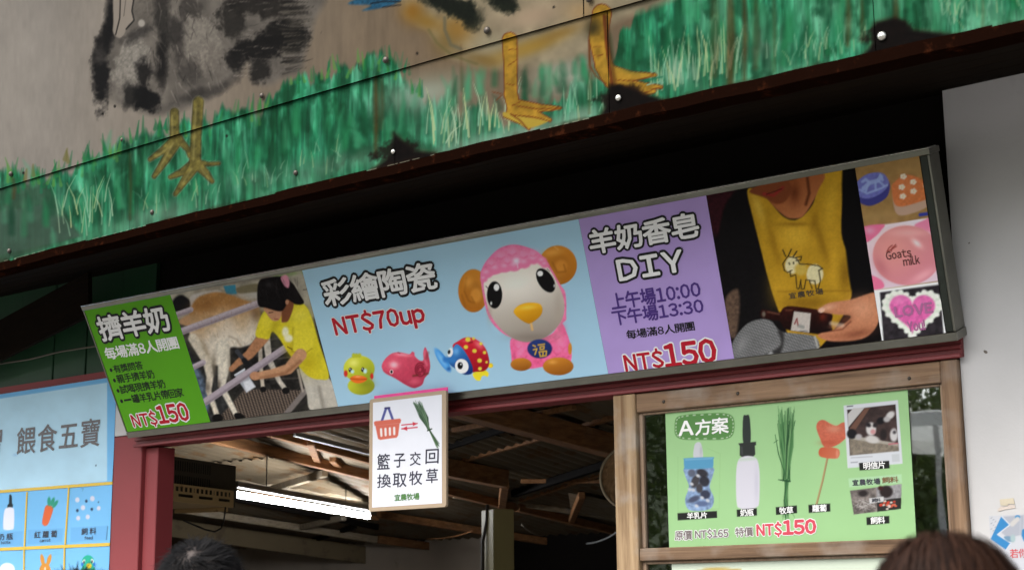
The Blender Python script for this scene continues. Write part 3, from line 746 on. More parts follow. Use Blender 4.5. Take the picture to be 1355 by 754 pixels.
# edge of the upper sheets and the rest of the fascia above the picture
b = MB()
xx = np.linspace(upper_seams[0], upper_seams[2], 60)
for i in range(59):
    z0, z1 = FZ1+bow(xx[i]), FZ1+bow(xx[i+1])
    b.add([(xx[i], FY-0.009, z0), (xx[i+1], FY-0.009, z1), (xx[i+1], FY-0.0015, z1), (xx[i], FY-0.0015, z0)], [(0, 1, 2, 3)])
b.build('sheet_edge', M_RUST, awning)
b = MB(); b.box(-9.5, 2.2, FY+0.012, FY+0.04, FZ0+0.02, 4.3); b.build('backing_board', M_DARK, awning)
b = MB(); b.box(lower_seams[0]-4, lower_seams[0]-0.002, FY-0.004, FY+0.011, FZ0-0.02, 4.3)
b.build('side_sheet', plain('old_sheet', (0.14, 0.13, 0.11), 0.6, 0.3, 4), awning)
# rusty angle iron under the sheets
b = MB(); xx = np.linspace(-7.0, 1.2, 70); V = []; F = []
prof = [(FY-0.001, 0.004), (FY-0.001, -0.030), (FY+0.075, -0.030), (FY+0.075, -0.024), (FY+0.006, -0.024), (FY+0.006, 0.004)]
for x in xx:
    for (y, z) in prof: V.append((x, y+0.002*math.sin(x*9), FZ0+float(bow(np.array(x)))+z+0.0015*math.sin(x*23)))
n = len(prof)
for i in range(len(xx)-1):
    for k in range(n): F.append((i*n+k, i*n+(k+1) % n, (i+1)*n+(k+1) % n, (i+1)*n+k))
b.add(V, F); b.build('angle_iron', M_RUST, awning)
# soffit planks and the roof sheet above
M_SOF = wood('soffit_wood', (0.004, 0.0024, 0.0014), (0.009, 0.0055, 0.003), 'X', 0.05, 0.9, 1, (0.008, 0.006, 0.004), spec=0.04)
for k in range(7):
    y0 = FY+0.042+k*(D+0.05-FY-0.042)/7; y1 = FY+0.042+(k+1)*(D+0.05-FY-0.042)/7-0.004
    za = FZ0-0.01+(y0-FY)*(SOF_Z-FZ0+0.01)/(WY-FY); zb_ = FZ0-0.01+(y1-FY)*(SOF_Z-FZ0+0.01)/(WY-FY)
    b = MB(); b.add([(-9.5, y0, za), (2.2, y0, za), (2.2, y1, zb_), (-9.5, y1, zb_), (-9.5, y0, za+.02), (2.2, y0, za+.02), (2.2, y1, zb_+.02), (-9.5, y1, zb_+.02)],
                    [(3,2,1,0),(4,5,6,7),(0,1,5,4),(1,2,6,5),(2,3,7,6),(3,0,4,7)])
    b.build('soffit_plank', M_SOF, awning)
b = MB(); b.add([(x_, y_, z_+dz_) for dz_ in (0, .02) for x_, y_, z_ in ((-15.4, FY-0.02, 4.31), (2.5, FY-0.02, 4.31), (2.5, ROOM_B+0.3, 3.3), (-15.4, ROOM_B+0.3, 3.3))],
                [(3,2,1,0),(4,5,6,7),(0,1,5,4),(1,2,6,5),(2,3,7,6),(3,0,4,7)])
b.build('roof', M_TIN, awning)
# brown sloping board low under the soffit at the far left
b = MB(); A = onY(-60, 508, D-0.05); B = onY(118, 418, D-0.25); 
b.beam((A+B)/2+(A-B)*0.5+np.array([0, 0, .10]), (A+B)/2-(A-B)*0.5+np.array([0, 0, .10]), 0.02, 0.20); b.build('sloped_board', M_SOF, awning)
# screws
def dome(r, h, n=10):
    V = [(0, -h, 0)]; F = []
    for j, (q, t) in enumerate(((0.55, 0.85), (0.9, 0.45), (1.0, 0.0))):
        for k in range(n):
            a = 2*math.pi*k/n; V.append((q*r*math.cos(a), -h*t, q*r*math.sin(a)))
    for k in range(n): F.append((0, 1+k, 1+(k+1) % n))
    for j in range(2):
        for k in range(n): F.append((1+j*n+k, 1+(j+1)*n+k, 1+(j+1)*n+(k+1) % n, 1+j*n+(k+1) % n))
    return V, F
V, F = dome(0.010, 0.007)
scr_me = None
for (x, y, r, bright) in ((18, 231, 1.1, 0), (13, 332, 1.0, 0), (165, 186, .8, 0), (202, 281, .95, 0), (350, 128, 1.0, 0), (392, 229, .95, 0), (514, 81, 1.2, 0), (521, 201, .8, 1), (648, 42, 1.2, 0), (783, 1, 1.1, 0), (819, 130, 1.0, 1), (1167.5, 48.5, 1.3, 1)):
    if scr_me is None:
        o = mesh('screw', V, F, plain('screw_dull', (0.07, 0.06, 0.05), 0.45, 0.3, 90, 0, 0.8), None, True); o.parent = awning; scr_me = o.data
        scr_b = scr_me.copy(); scr_b.materials.clear(); scr_b.materials.append(plain('screw_bright', (0.6, 0.58, 0.52), 0.3, 0.2, 90, 0, 1.0))
    else:
        o = bpy.data.objects.new('screw', scr_me); COL.objects.link(o); o.parent = awning
    if bright: o.data = scr_b
    hgt = 0.013 if y < float(seam_y(np.array(float(x)))) else 0.003
    p = FP.pt(x, y, hgt)-np.array(awning.location)
    o.location = p; o.scale = (r, r, r)

# ================================================================== THE LONG SIGN
SY0 = D-0.10
_bl = onY(170, 577, SY0); _br = onY(1265, 447, SY0)
_w = ray(110, 408); _tl = CAM+_w*(_bl[0]/_w[0]); _w = ray(1228, 200); _tr = CAM+_w*(_br[0]/_w[0])
SP = Patch(_bl, _br, _tl, _tr)
SX0, SW, SH, SZ0 = _bl[0], SP.W, SP.H, _bl[2]
sign = thing('menu_sign', 'long steel framed sign board leaning out above the opening with goat milk prices', 'sign', (SX0+SW/2, SY0, SZ0))
def sbox(u0, u1, v0, v1, h0, h1, name, mat, par=None, bev=0.0015):
    b = MB(); b.plate(SP, [(u0, v0), (u1, v0), (u1, v1), (u0, v1)], h0, h1); return b.build(name, mat, par or sign, bev)
sbox(0.004, SW-0.004, 0.004, SH-0.004, -0.07, -0.012, 'box', plain('sign_back', (0.02, 0.018, 0.016), 0.7))
fr_top = sbox(-0.004, SW+0.006, SH-0.010, SH+0.008, -0.075, 0.006, 'frame_rail', M_STEEL)
fr_bot = sbox(-0.002, SW+0.006, -0.008, 0.019, -0.075, 0.005, 'frame_rail', M_STEEL)
sbox(-0.004, SW+0.006, SH+0.0085, SH+0.0120, -0.05, 0.0075, 'rail_highlight', plain('highlight_steel', (0.75, 0.74, 0.70), 0.35, 0.2, 5, 0, 1.0))  # thin bright strip added as the highlight along the top rail
sbox(SW-0.004, SW+0.003, 0.020, SH-0.011, -0.074, 0.003, 'frame_stile', M_STEEL)
sbox(-0.003, 0.003, 0.020, SH-0.011, -0.074, 0.004, 'frame_stile', M_STEEL)
sbox(SW-0.028, SW-0.005, 0.020, SH-0.011, -0.011, -0.001, 'frame_edge', plain('dark_edge', (0.03, 0.035, 0.028), 0.35, 0.4, 30, 0, 0.6))
def su(x, y): return SP.uv(x, y)[0]
d1 = (su(229, 393)+su(277, 562))/2; d2 = (su(402, 360)+su(447, 543))/2; d3 = (su(764, 291)+su(807, 497))/2
d4 = (su(934, 261)+su(973, 480))/2; d5 = (su(1130, 222)+su(1169, 457))/2; d6 = SW-0.029
PV0, PV1 = 0.012, SH-0.008
G_S = 1.45
def green_p(P):
    P.c *= (0.97+0.06*fbm(P.x*.03, P.y*.03, 2))[:, None]
painted('print_panel', SP, (0.0035, d1, PV0, PV1), 0.02, (74, 134, 28), green_p, M_PRINT, sign, gain=G_S)

def goat_photo(P):
    P.zoom(230, 350, 3.59)
    X, Y = P.x, P.y
    P.poly([(-40, -40), (840, -40), (840, 800), (-40, 800)], (128, 124, 112), 1, sm=False, grad=((300, 60), (330, 420), (46, 44, 40)), nz=.35, nf=.12)
    P.poly([(-20, 130), (120, 110), (230, 100), (420, 70), (640, 30), (640, 190), (300, 230), (-20, 260)], (158, 152, 138), 6, nz=.2, nf=.1)
    P.poly([(236, 102), (292, 96), (300, 140), (250, 142)], (58, 132, 160), 2, sm=False)
    P.poly([(300, 110), (400, 90), (405, 130), (320, 140)], (120, 112, 88), 3)
    P.poly([(300, 140), (400, 130), (402, 160), (320, 168)], (178, 174, 166), 3, sm=False)
    P.line([(480, 60), (600, 36), (680, 60)], 18, (120, 150, 90), 3, .6)
    P.line([(590, 20), (660, 240)], 26, (168, 162, 146), 5, .7); P.line([(615, 120), (700, 110)], 4, (90, 86, 78), 1.2)
    P.poly([(0, 165), (40, 145), (84, 180), (80, 212), (20, 225), (-10, 220)], (22, 22, 26), 3)
    P.poly([(78, 190), (82, 150), (130, 132), (210, 122), (220, 140), (130, 170), (84, 230)], (196, 194, 192), 3)
    P.poly([(60, 380), (130, 470), (250, 560), (250, 760), (180, 760), (60, 420)], (44, 44, 44), 6, nz=.5, nf=.2)
    P.poly([(90, 470), (140, 540), (170, 640), (150, 700), (100, 560)], (86, 100, 118), 5, nz=.4, nf=.2)
    P.poly([(240, 400), (420, 380), (620, 470), (640, 640), (300, 640)], (40, 38, 36), 6, nz=.6, nf=.2)
    for k in range(5): P.line([(440, 360+k*46), (600, 330+k*52)], 7, (92, 86, 80), 2, .6)
    g = P.poly([(195, 745), (340, 590), (612, 596), (540, 718), (330, 750)], (112, 98, 88), 2, sm=False)
    gx_ = (X[g]-230)*3.59; gy_ = (Y[g]-350)*3.59
    m = (np.sin((gx_+0.95*gy_)*0.33)*np.sin((gy_*1.25-gx_*0.28)*0.36))
    P.c[g] *= (0.72+0.5*np.clip(m, -.6, .8))[:, None]
    P.line([(520, 725), (625, 600)], 26, (120, 112, 108), 2); P.line([(520, 740), (650, 640)], 14, (40, 38, 36), 3)
    # far legs
    P.line([(440, 350), (452, 450), (500, 550), (535, 600)], [34, 30, 22, 22], (186, 178, 166), 2, nz=.2)
    P.line([(410, 400), (414, 500), (424, 590)], [20, 20, 18], (170, 160, 146), 2, nz=.2)
    P.ell(424, 592, 15, 14, (22, 20, 20)); P.ell(532, 598, 18, 16, (22, 20, 20)); P.line([(590, 500), (612, 600)], 12, (158, 148, 138), 2)
    # body
    P.poly([(68, 300), (74, 230), (105, 165), (160, 138), (225, 132), (310, 160), (395, 195), (412, 250), (398, 320), (372, 372), (320, 392), (265, 398), (245, 470), (175, 470), (120, 400), (85, 350)], (172, 128, 78), 3, nz=.12, nf=.2, grad=((225, 180), (250, 350), (206, 196, 180)))
    P.glow(150, 190, 80, 40, (140, 96, 52), .7, -20); P.glow(300, 190, 80, 40, (152, 106, 60), .6, 15); P.glow(250, 300, 40, 70, (224, 214, 200), .5, 0); P.glow(370, 290, 30, 60, (206, 196, 180), .6)
    P.glow(330, 260, 30, 60, (188, 160, 124), .5); P.glow(120, 300, 30, 60, (176, 140, 100), .5, -20)
    P.line([(262, 340), (300, 355), (318, 388)], 8, (150, 132, 112), 3, .6); P.glow(395, 235, 30, 40, (70, 44, 26), .5)
    P.poly([(20, 270), (70, 240), (78, 290), (40, 285)], (178, 140, 104), 3)
    P.line([(90, 350), (160, 460), (172, 530), (165, 600), (205, 715)], [44, 46, 34, 26, 24], (200, 190, 172), 2.5, nz=.15)
    P.line([(232, 390), (238, 480), (228, 570), (242, 610), (296, 712)], [66, 58, 36, 28, 24], (206, 198, 182), 2.5, nz=.15)
    P.glow(150, 400, 14, 60, (150, 134, 112), .7, -25); P.glow(262, 480, 8, 80, (150, 140, 124), .6); P.glow(190, 480, 12, 60, (120, 110, 96), .8)
    P.glow(215, 570, 10, 30, (70, 60, 52), .6); P.glow(160, 580, 12, 30, (70, 60, 52), .6)
    P.ell(208, 730, 26, 22, (20, 18, 18)); P.ell(312, 722, 28, 17, (20, 18, 18), rot=25)
    # rails
    for pts, w in (([(-10, 246), (80, 214)], 26), ([(36, 318), (402, 184)], 33), ([(86, 490), (140, 464)], 26), ):
        P.line(pts, w, (170, 158, 166), 1.2); P.line([(a, c+w*.32) for a, c in pts], w*.3, (120, 108, 114), 3, .7); P.line([(a, c-w*.3) for a, c in pts], w*.2, (196, 186, 192), 2, .6)
    # helper: far arm, cup, near rail
    P.line([(425, 345), (360, 425), (300, 470), (275, 495)], [56, 44, 30, 26], (166, 118, 86), 2, nz=.12)
    P.line([(300, 412), (330, 448)], 20, (60, 62, 68), 1.5); P.line([(335, 455), (360, 485)], 26, (28, 28, 30), 2)
    P.poly([(288, 524), (335, 494), (388, 578), (345, 608)], (182, 186, 196), 2, sm=False, a=.85); P.line([(290, 524), (336, 496)], 6, (214, 218, 224), 1.2)
    for pts, w in (([(148, 652), (530, 396)], 34),):
        P.line(pts, w, (168, 156, 164), 1.2); P.line([(a+3, c+w*.32) for a, c in pts], w*.3, (112, 102, 108), 3, .7)
    P.poly([(330, 558), (362, 545), (388, 580), (345, 606)], (206, 208, 214), 2, sm=False)
    # trousers, shirt
    P.poly([(596, 490), (640, 520), (735, 535), (790, 680), (655, 694), (630, 610)], (182, 176, 164), 2, nz=.1, nf=.1)
    P.line([(690, 580), (712, 690)], 14, (136, 130, 120), 4, .8); P.line([(640, 540), (660, 640)], 10, (204, 200, 190), 5, .5)
    P.poly([(388, 336), (404, 270), (430, 222), (482, 196), (555, 182), (618, 188), (655, 250), (690, 370), (738, 528), (690, 545), (640, 530), (598, 488), (545, 420), (500, 350), (468, 318), (452, 352), (420, 350)], (206, 192, 48), 2, nz=.08, nf=.1)
    P.glow(600, 240, 50, 40, (226, 214, 84), .7); P.glow(640, 470, 40, 50, (180, 160, 30), .6); P.glow(560, 400, 30, 40, (176, 156, 34), .6); P.glow(440, 270, 30, 40, (222, 208, 70), .6); P.glow(480, 290, 16, 40, (170, 150, 34), .6, 30)
    P.poly([(565, 290), (660, 300), (660, 395), (620, 425), (566, 412)], (214, 200, 58), 2); P.line([(566, 412), (620, 426), (656, 398)], 6, (150, 130, 26), 2, .7); P.line([(566, 300), (562, 408)], 8, (160, 140, 30), 3, .6)
    P.line([(602, 428), (545, 495), (470, 515), (385, 530)], [58, 50, 40, 34], (186, 140, 106), 2, nz=.1)
    P.line([(600, 460), (530, 515), (400, 540)], [14, 16, 10], (130, 88, 62), 4, .7); P.ell(385, 528, 24, 20, (180, 132, 100))
    P.ell(530, 320, 16, 24, (226, 224, 190), soft=3); P.ell(545, 350, 20, 18, (226, 224, 190), soft=3); P.line([(540, 390), (562, 402)], 5, (110, 90, 20))
    # head
    P.poly([(430, 200), (528, 190), (545, 230), (530, 262), (512, 272), (520, 225), (500, 262), (470, 266), (446, 240)], (182, 134, 104), 2)
    P.poly([(520, 170), (570, 180), (548, 260), (525, 274), (512, 262)], (120, 74, 50), 2)
    P.poly([(396, 150), (404, 82), (440, 62), (520, 58), (566, 92), (600, 150), (616, 178), (596, 190), (562, 178), (542, 168), (530, 200), (505, 222), (440, 206), (404, 196)], (18, 15, 16), 2, nz=.3)
    P.poly([(560, 90), (590, 130), (618, 180), (590, 190), (565, 175)], (24, 20, 20), 2); P.glow(450, 95, 20, 14, (70, 66, 68), .5)
    P.poly([(508, 62), (535, 50), (550, 80), (545, 110), (525, 100)], (206, 140, 160), 2); P.ell(538, 178, 8, 12, (176, 128, 100)); P.line([(478, 258), (496, 260)], 4, (140, 70, 60)); P.line([(452, 228), (470, 226)], 4, (40, 26, 22))
    fr = np.random.default_rng(5)
    for _ in range(150):
        x, y = fr.uniform(80, 400), fr.uniform(145, 380)
        P.line([(x, y), (x+fr.normal(4, 4), y+fr.uniform(6, 14))], [3, 1], [(110, 76, 44), (206, 190, 166), (150, 112, 70)][fr.integers(3)], 1, .28)
    for _ in range(60):
        x = fr.uniform(400, 590); y = fr.uniform(62, 150); P.line([(x, y), (x+fr.normal(8, 6), y+fr.uniform(20, 46))], [3, 1], (60, 54, 56), 1, .3)
    P.zoom(0, 0, 1); P.c = np.clip((P.c-0.03)*0.92, 0, 1); P.c *= (0.94+.12*fbm(P.x*.5, P.y*.5, 77, 3))[:, None]
painted('print_panel', SP, (d1+0.0006, d2, PV0, PV1), 0.0032, (120, 120, 110), goat_photo, M_PRINT, sign, gain=G_S)

def ceramics(P):
    P.c *= (0.98+0.04*fbm(P.x*.02, P.y*.02, 8))[:, None]
    P.zoom(600, 310, 3.967)
    BR = (176, 112, 36); BD = (124, 72, 20)
    # horns
    P.ell(105, 296, 80, 113, BR, soft=1.2, grad=((90, 200), (120, 420), (150, 90, 26))); P.ell(108, 310, 46, 60, (158, 98, 30), soft=4); P.ell(118, 320, 28, 36, (184, 122, 46), soft=4); P.line([(58, 300), (80, 350), (110, 360), (95, 330)], 6, BD, 3, .7); P.line([(70, 230), (60, 290)], 6, BD, 4, .5); P.glow(80, 250, 24, 30, (206, 146, 66), .6)
    P.line([(45, 320), (62, 380)], 5, BD, 4, .6)
    P.ell(548, 162, 100, 103, BR, soft=1.2, grad=((560, 70), (540, 260), (146, 88, 24))); P.ell(555, 165, 56, 56, (160, 100, 32), soft=5); P.ell(565, 165, 30, 30, (180, 118, 44), soft=5); P.line([(520, 150), (545, 200), (590, 195), (580, 160)], 6, BD, 3, .7); P.glow(520, 95, 50, 20, (206, 148, 70), .7, -10); P.line([(530, 65), (550, 80)], 6, (206, 160, 100), 2, .6)
    # body
    P.poly([(305, 545), (400, 560), (510, 525), (565, 465), (596, 520), (614, 580), (620, 650), (590, 700), (480, 694), (400, 705), (320, 690), (303, 630)], (214, 92, 136), 1.2, nz=.14, nf=.25)
    P.glow(350, 600, 20, 60, (232, 130, 166), .6); P.glow(560, 560, 24, 60, (228, 120, 158), .7); P.glow(440, 670, 40, 20, (170, 60, 100), .5); P.glow(320, 640, 12, 40, (176, 66, 104), .6); P.glow(570, 500, 20, 30, (180, 70, 110), .5)
    for (x, y) in ((540, 540), (575, 590), (545, 620), (590, 640), (340, 590), (370, 640)): P.line([(x-16, y), (x, y+12), (x+16, y)], 5, (176, 64, 104), 3, .5)
    P.ell(355, 682, 55, 34, BR, grad=((350, 650), (360, 715), BD)); P.ell(550, 692, 80, 47, BR, grad=((540, 650), (560, 740), BD)); P.glow(520, 670, 24, 12, (210, 156, 80), .6); P.ell(612, 600, 10, 30, BR)
    # head wool
    P.poly([(143, 240), (150, 180), (185, 125), (245, 72), (320, 54), (400, 72), (450, 98), (496, 150), (560, 262), (588, 310), (592, 420), (575, 465), (420, 560), (300, 540), (225, 490), (175, 410)], (206, 104, 144), 1.2, nz=.12, nf=.3)
    # face
    P.poly([(165, 240), (240, 205), (340, 185), (430, 145), (488, 165), (545, 255), (580, 350), (570, 445), (500, 528), (400, 565), (318, 548), (250, 498), (195, 420), (166, 320)], (202, 196, 186), 1.2, grad=((330, 260), (420, 570), (126, 116, 106)))
    P.glow(330, 260, 120, 80, (216, 211, 202), .7); P.glow(550, 400, 22, 100, (150, 138, 126), .6); P.glow(190, 400, 14, 60, (150, 138, 126), .5); P.glow(420, 540, 110, 22, (112, 102, 94), .6)
    for (x, y, r) in ((175, 205, 30), (220, 180, 34), (270, 172, 32), (320, 165, 34), (372, 150, 34), (420, 130, 32), (465, 140, 26), (160, 235, 18), (480, 160, 20)):
        P.ell(x, y, r, r*.85, (212, 112, 150), soft=3); P.glow(x-4, y-8, r*.5, r*.35, (236, 168, 192), .6)
    for (x, y, r) in ((250, 110, 30), (310, 90, 34), (370, 105, 30), (330, 130, 26), (200, 150, 24), (420, 100, 24), (285, 140, 22)):
        P.glow(x, y, r, r*.8, (232, 150, 182), .6); P.line([(x-r*.6, y+r*.5), (x, y+r*.7), (x+r*.6, y+r*.3)], 5, (178, 74, 116), 3, .5)
    P.ell(330, 140, 16, 14, (238, 190, 206), soft=4); P.line([(335, 155), (338, 175)], 5, (240, 200, 212), 2, .7)
    # eyes, nose
    P.ell(216, 318, 40, 71, (16, 15, 16)); P.ell(226, 278, 14, 18, (226, 226, 226)); P.ell(198, 362, 5, 9, (190, 190, 190), soft=1.5); P.line([(170, 272), (182, 284)], 4, (40, 36, 34), 1, .7)
    P.ell(484, 242, 40, 70, (16, 15, 16), rot=-32); P.ell(455, 206, 15, 14, (226, 226, 226)); P.ell(530, 270, 5, 8, (170, 170, 170), soft=1.5); P.line([(492, 182), (505, 194)], 4, (40, 36, 34), 1, .7)
    P.poly([(316, 405), (345, 372), (395, 358), (450, 364), (467, 390), (458, 425), (420, 458), (392, 468), (345, 442)], (206, 152, 30), 1.2, grad=((380, 380), (410, 470), (160, 106, 14))); P.glow(390, 384, 46, 12, (234, 190, 84), .6, -6)
    P.line([(408, 470), (414, 500)], 12, (188, 150, 96), 2)
    # badge
    P.ell(453, 600, 65, 50, (34, 50, 104), soft=1.5, grad=((430, 560), (470, 650), (24, 36, 80)))
    for pts in ([(418, 582), (430, 588)], [(420, 605), (438, 600), (428, 630)], [(445, 580), (478, 576)], [(455, 590), (476, 588), (474, 602), (456, 604), (455, 590)], [(450, 616), (488, 612), (486, 636), (456, 640), (450, 616)], [(470, 614), (470, 638)]):
        P.line(pts, 7, (186, 148, 50), 1.2)
    # small figures
    P.zoom(430, 440, 5.646)
    P.ell(270, 396, 100, 68, (168, 172, 44), soft=1.2, grad=((230, 360), (330, 450), (122, 126, 28))); P.ell(255, 268, 116, 98, (182, 184, 52), soft=1.2, grad=((220, 210), (340, 340), (138, 146, 34))); P.glow(215, 225, 40, 30, (214, 214, 120), .7); P.glow(330, 330, 30, 60, (120, 136, 40), .6); P.glow(300, 380, 60, 30, (110, 116, 24), .6)
    for x in (215, 235, 258): P.ell(x, 170, 14, 16, (160, 164, 40), soft=1.5)
    P.ell(190, 278, 13, 17, (16, 16, 18)); P.ell(283, 276, 13, 17, (16, 16, 18)); P.ell(205, 290, 14, 14, (170, 200, 200), soft=2); P.ell(300, 286, 14, 18, (170, 200, 200), soft=2); P.ell(186, 272, 4, 5, (230, 230, 230)); P.ell(279, 270, 4, 5, (230, 230, 230))
    P.poly([(188, 340), (215, 322), (250, 318), (290, 326), (315, 345), (290, 368), (250, 378), (210, 368)], (206, 98, 34), 1.2); P.line([(192, 344), (250, 350), (312, 346)], 6, (140, 52, 18), 2, .8); P.glow(245, 328, 24, 6, (236, 170, 120), .7)
    P.ell(155, 305, 14, 24, (182, 44, 34), soft=1.5); P.ell(350, 325, 12, 22, (176, 40, 34), soft=1.5)
    P.poly([(424, 250), (450, 195), (500, 155), (560, 146), (630, 160), (650, 142), (668, 150), (672, 175), (705, 205), (735, 204), (734, 150), (748, 108), (768, 150), (786, 240), (776, 300), (745, 340), (728, 385), (690, 408), (655, 412), (600, 388), (520, 338), (448, 300)], (196, 74, 96), 1.2, nz=.06, grad=((520, 190), (660, 410), (150, 44, 66)))
    P.glow(515, 240, 34, 26, (240, 190, 196), .8); P.glow(580, 165, 60, 12, (226, 150, 164), .7, 6); P.glow(670, 365, 50, 26, (206, 96, 116), .6); P.line([(745, 140), (745, 200), (760, 240)], 10, (226, 140, 156), 4, .5); P.line([(440, 285), (520, 330), (600, 370), (640, 350)], 6, (150, 46, 64), 3, .6)
    P.line([(770, 150), (755, 190)], 14, (110, 40, 44), 4, .6)
    P.ell(497, 292, 13, 16, (240, 230, 230)); P.ell(497, 292, 9, 12, (18, 14, 16)); P.line([(545, 148), (560, 152)], 5, (120, 30, 44), 1.5)
    for r, a0 in ((44, 0), (30, 1.5), (17, 3)):
        P.line([(712+r*.85*math.cos(a0+t), 275+r*1.15*math.sin(a0+t)) for t in np.linspace(0, 5.4, 14)], 9, (96, 18, 32), 1.8, .85)
    P.line([(660, 322), (690, 318)], 14, (84, 40, 30), 2, .8); P.line([(745, 310), (770, 304)], 12, (84, 40, 30), 2, .8)
    P.poly([(1110, 300), (1150, 285), (1195, 280), (1222, 300), (1215, 328), (1190, 320), (1170, 330), (1160, 356), (1130, 354), (1105, 320)], (214, 190, 40), 1.2); P.ell(1236, 245, 20, 18, (206, 178, 36))
    P.poly([(955, 110), (1000, 60), (1060, 34), (1130, 50), (1195, 110), (1225, 190), (1222, 250), (1190, 285), (1130, 292), (1095, 292), (1060, 230)], (178, 30, 44), 1.2, grad=((1100, 90), (1180, 290), (130, 16, 28)), nz=.06)
    P.glow(1150, 90, 40, 24, (224, 120, 130), .7, 40); P.glow(1060, 60, 40, 12, (214, 100, 110), .6); P.line([(1075, 74), (1100, 70)], 8, (100, 12, 20), 2)
    for (x, y, r) in ((1053, 107, 15), (1117, 136, 15), (1155, 208, 16), (1192, 148, 12), (1158, 268, 13), (1165, 82, 11), (1068, 50, 18), (1208, 220, 9), (1110, 44, 10)): P.ell(x, y, r*1.1, r, (196, 180, 60), soft=1.4)
    P.poly([(955, 120), (985, 86), (1030, 120), (1075, 190), (1104, 260), (1095, 305), (1040, 312), (985, 275), (935, 240), (915, 200), (945, 160)], (48, 110, 172), 1.2, grad=((980, 130), (1070, 300), (20, 44, 100)))
    P.ell(880, 205, 30, 100, (52, 124, 190), rot=-33, soft=1.5); P.ell(872, 200, 16, 74, (104, 164, 214), rot=-33, soft=4); P.glow(925, 270, 16, 14, (24, 60, 120), .7); P.line([(900, 200), (960, 205)], 40, (44, 104, 168), 4)
    P.glow(980, 140, 24, 30, (120, 176, 220), .6)
    P.ell(1022, 250, 50, 55, (214, 214, 214), rot=-20); P.ell(1010, 246, 20, 26, (14, 14, 16)); P.ell(1016, 236, 5, 6, (220, 220, 220)); P.ell(936, 148, 20, 34, (206, 210, 210), rot=12); P.ell(927, 144, 10, 16, (20, 20, 24), rot=12)
    P.zoom(0, 0, 1)
painted('print_panel', SP, (d2+0.0006, d3, PV0, PV1), 0.0029, (140, 174, 194), ceramics, M_PRINT, sign, gain=G_S)
def purple_p(P):
    P.c *= (0.97+0.06*fbm(P.x*.03, P.y*.03, 12))[:, None]
painted('print_panel', SP, (d3+0.0006, d4, PV0, PV1), 0.02, (146, 126, 176), purple_p, M_PRINT, sign, gain=G_S)

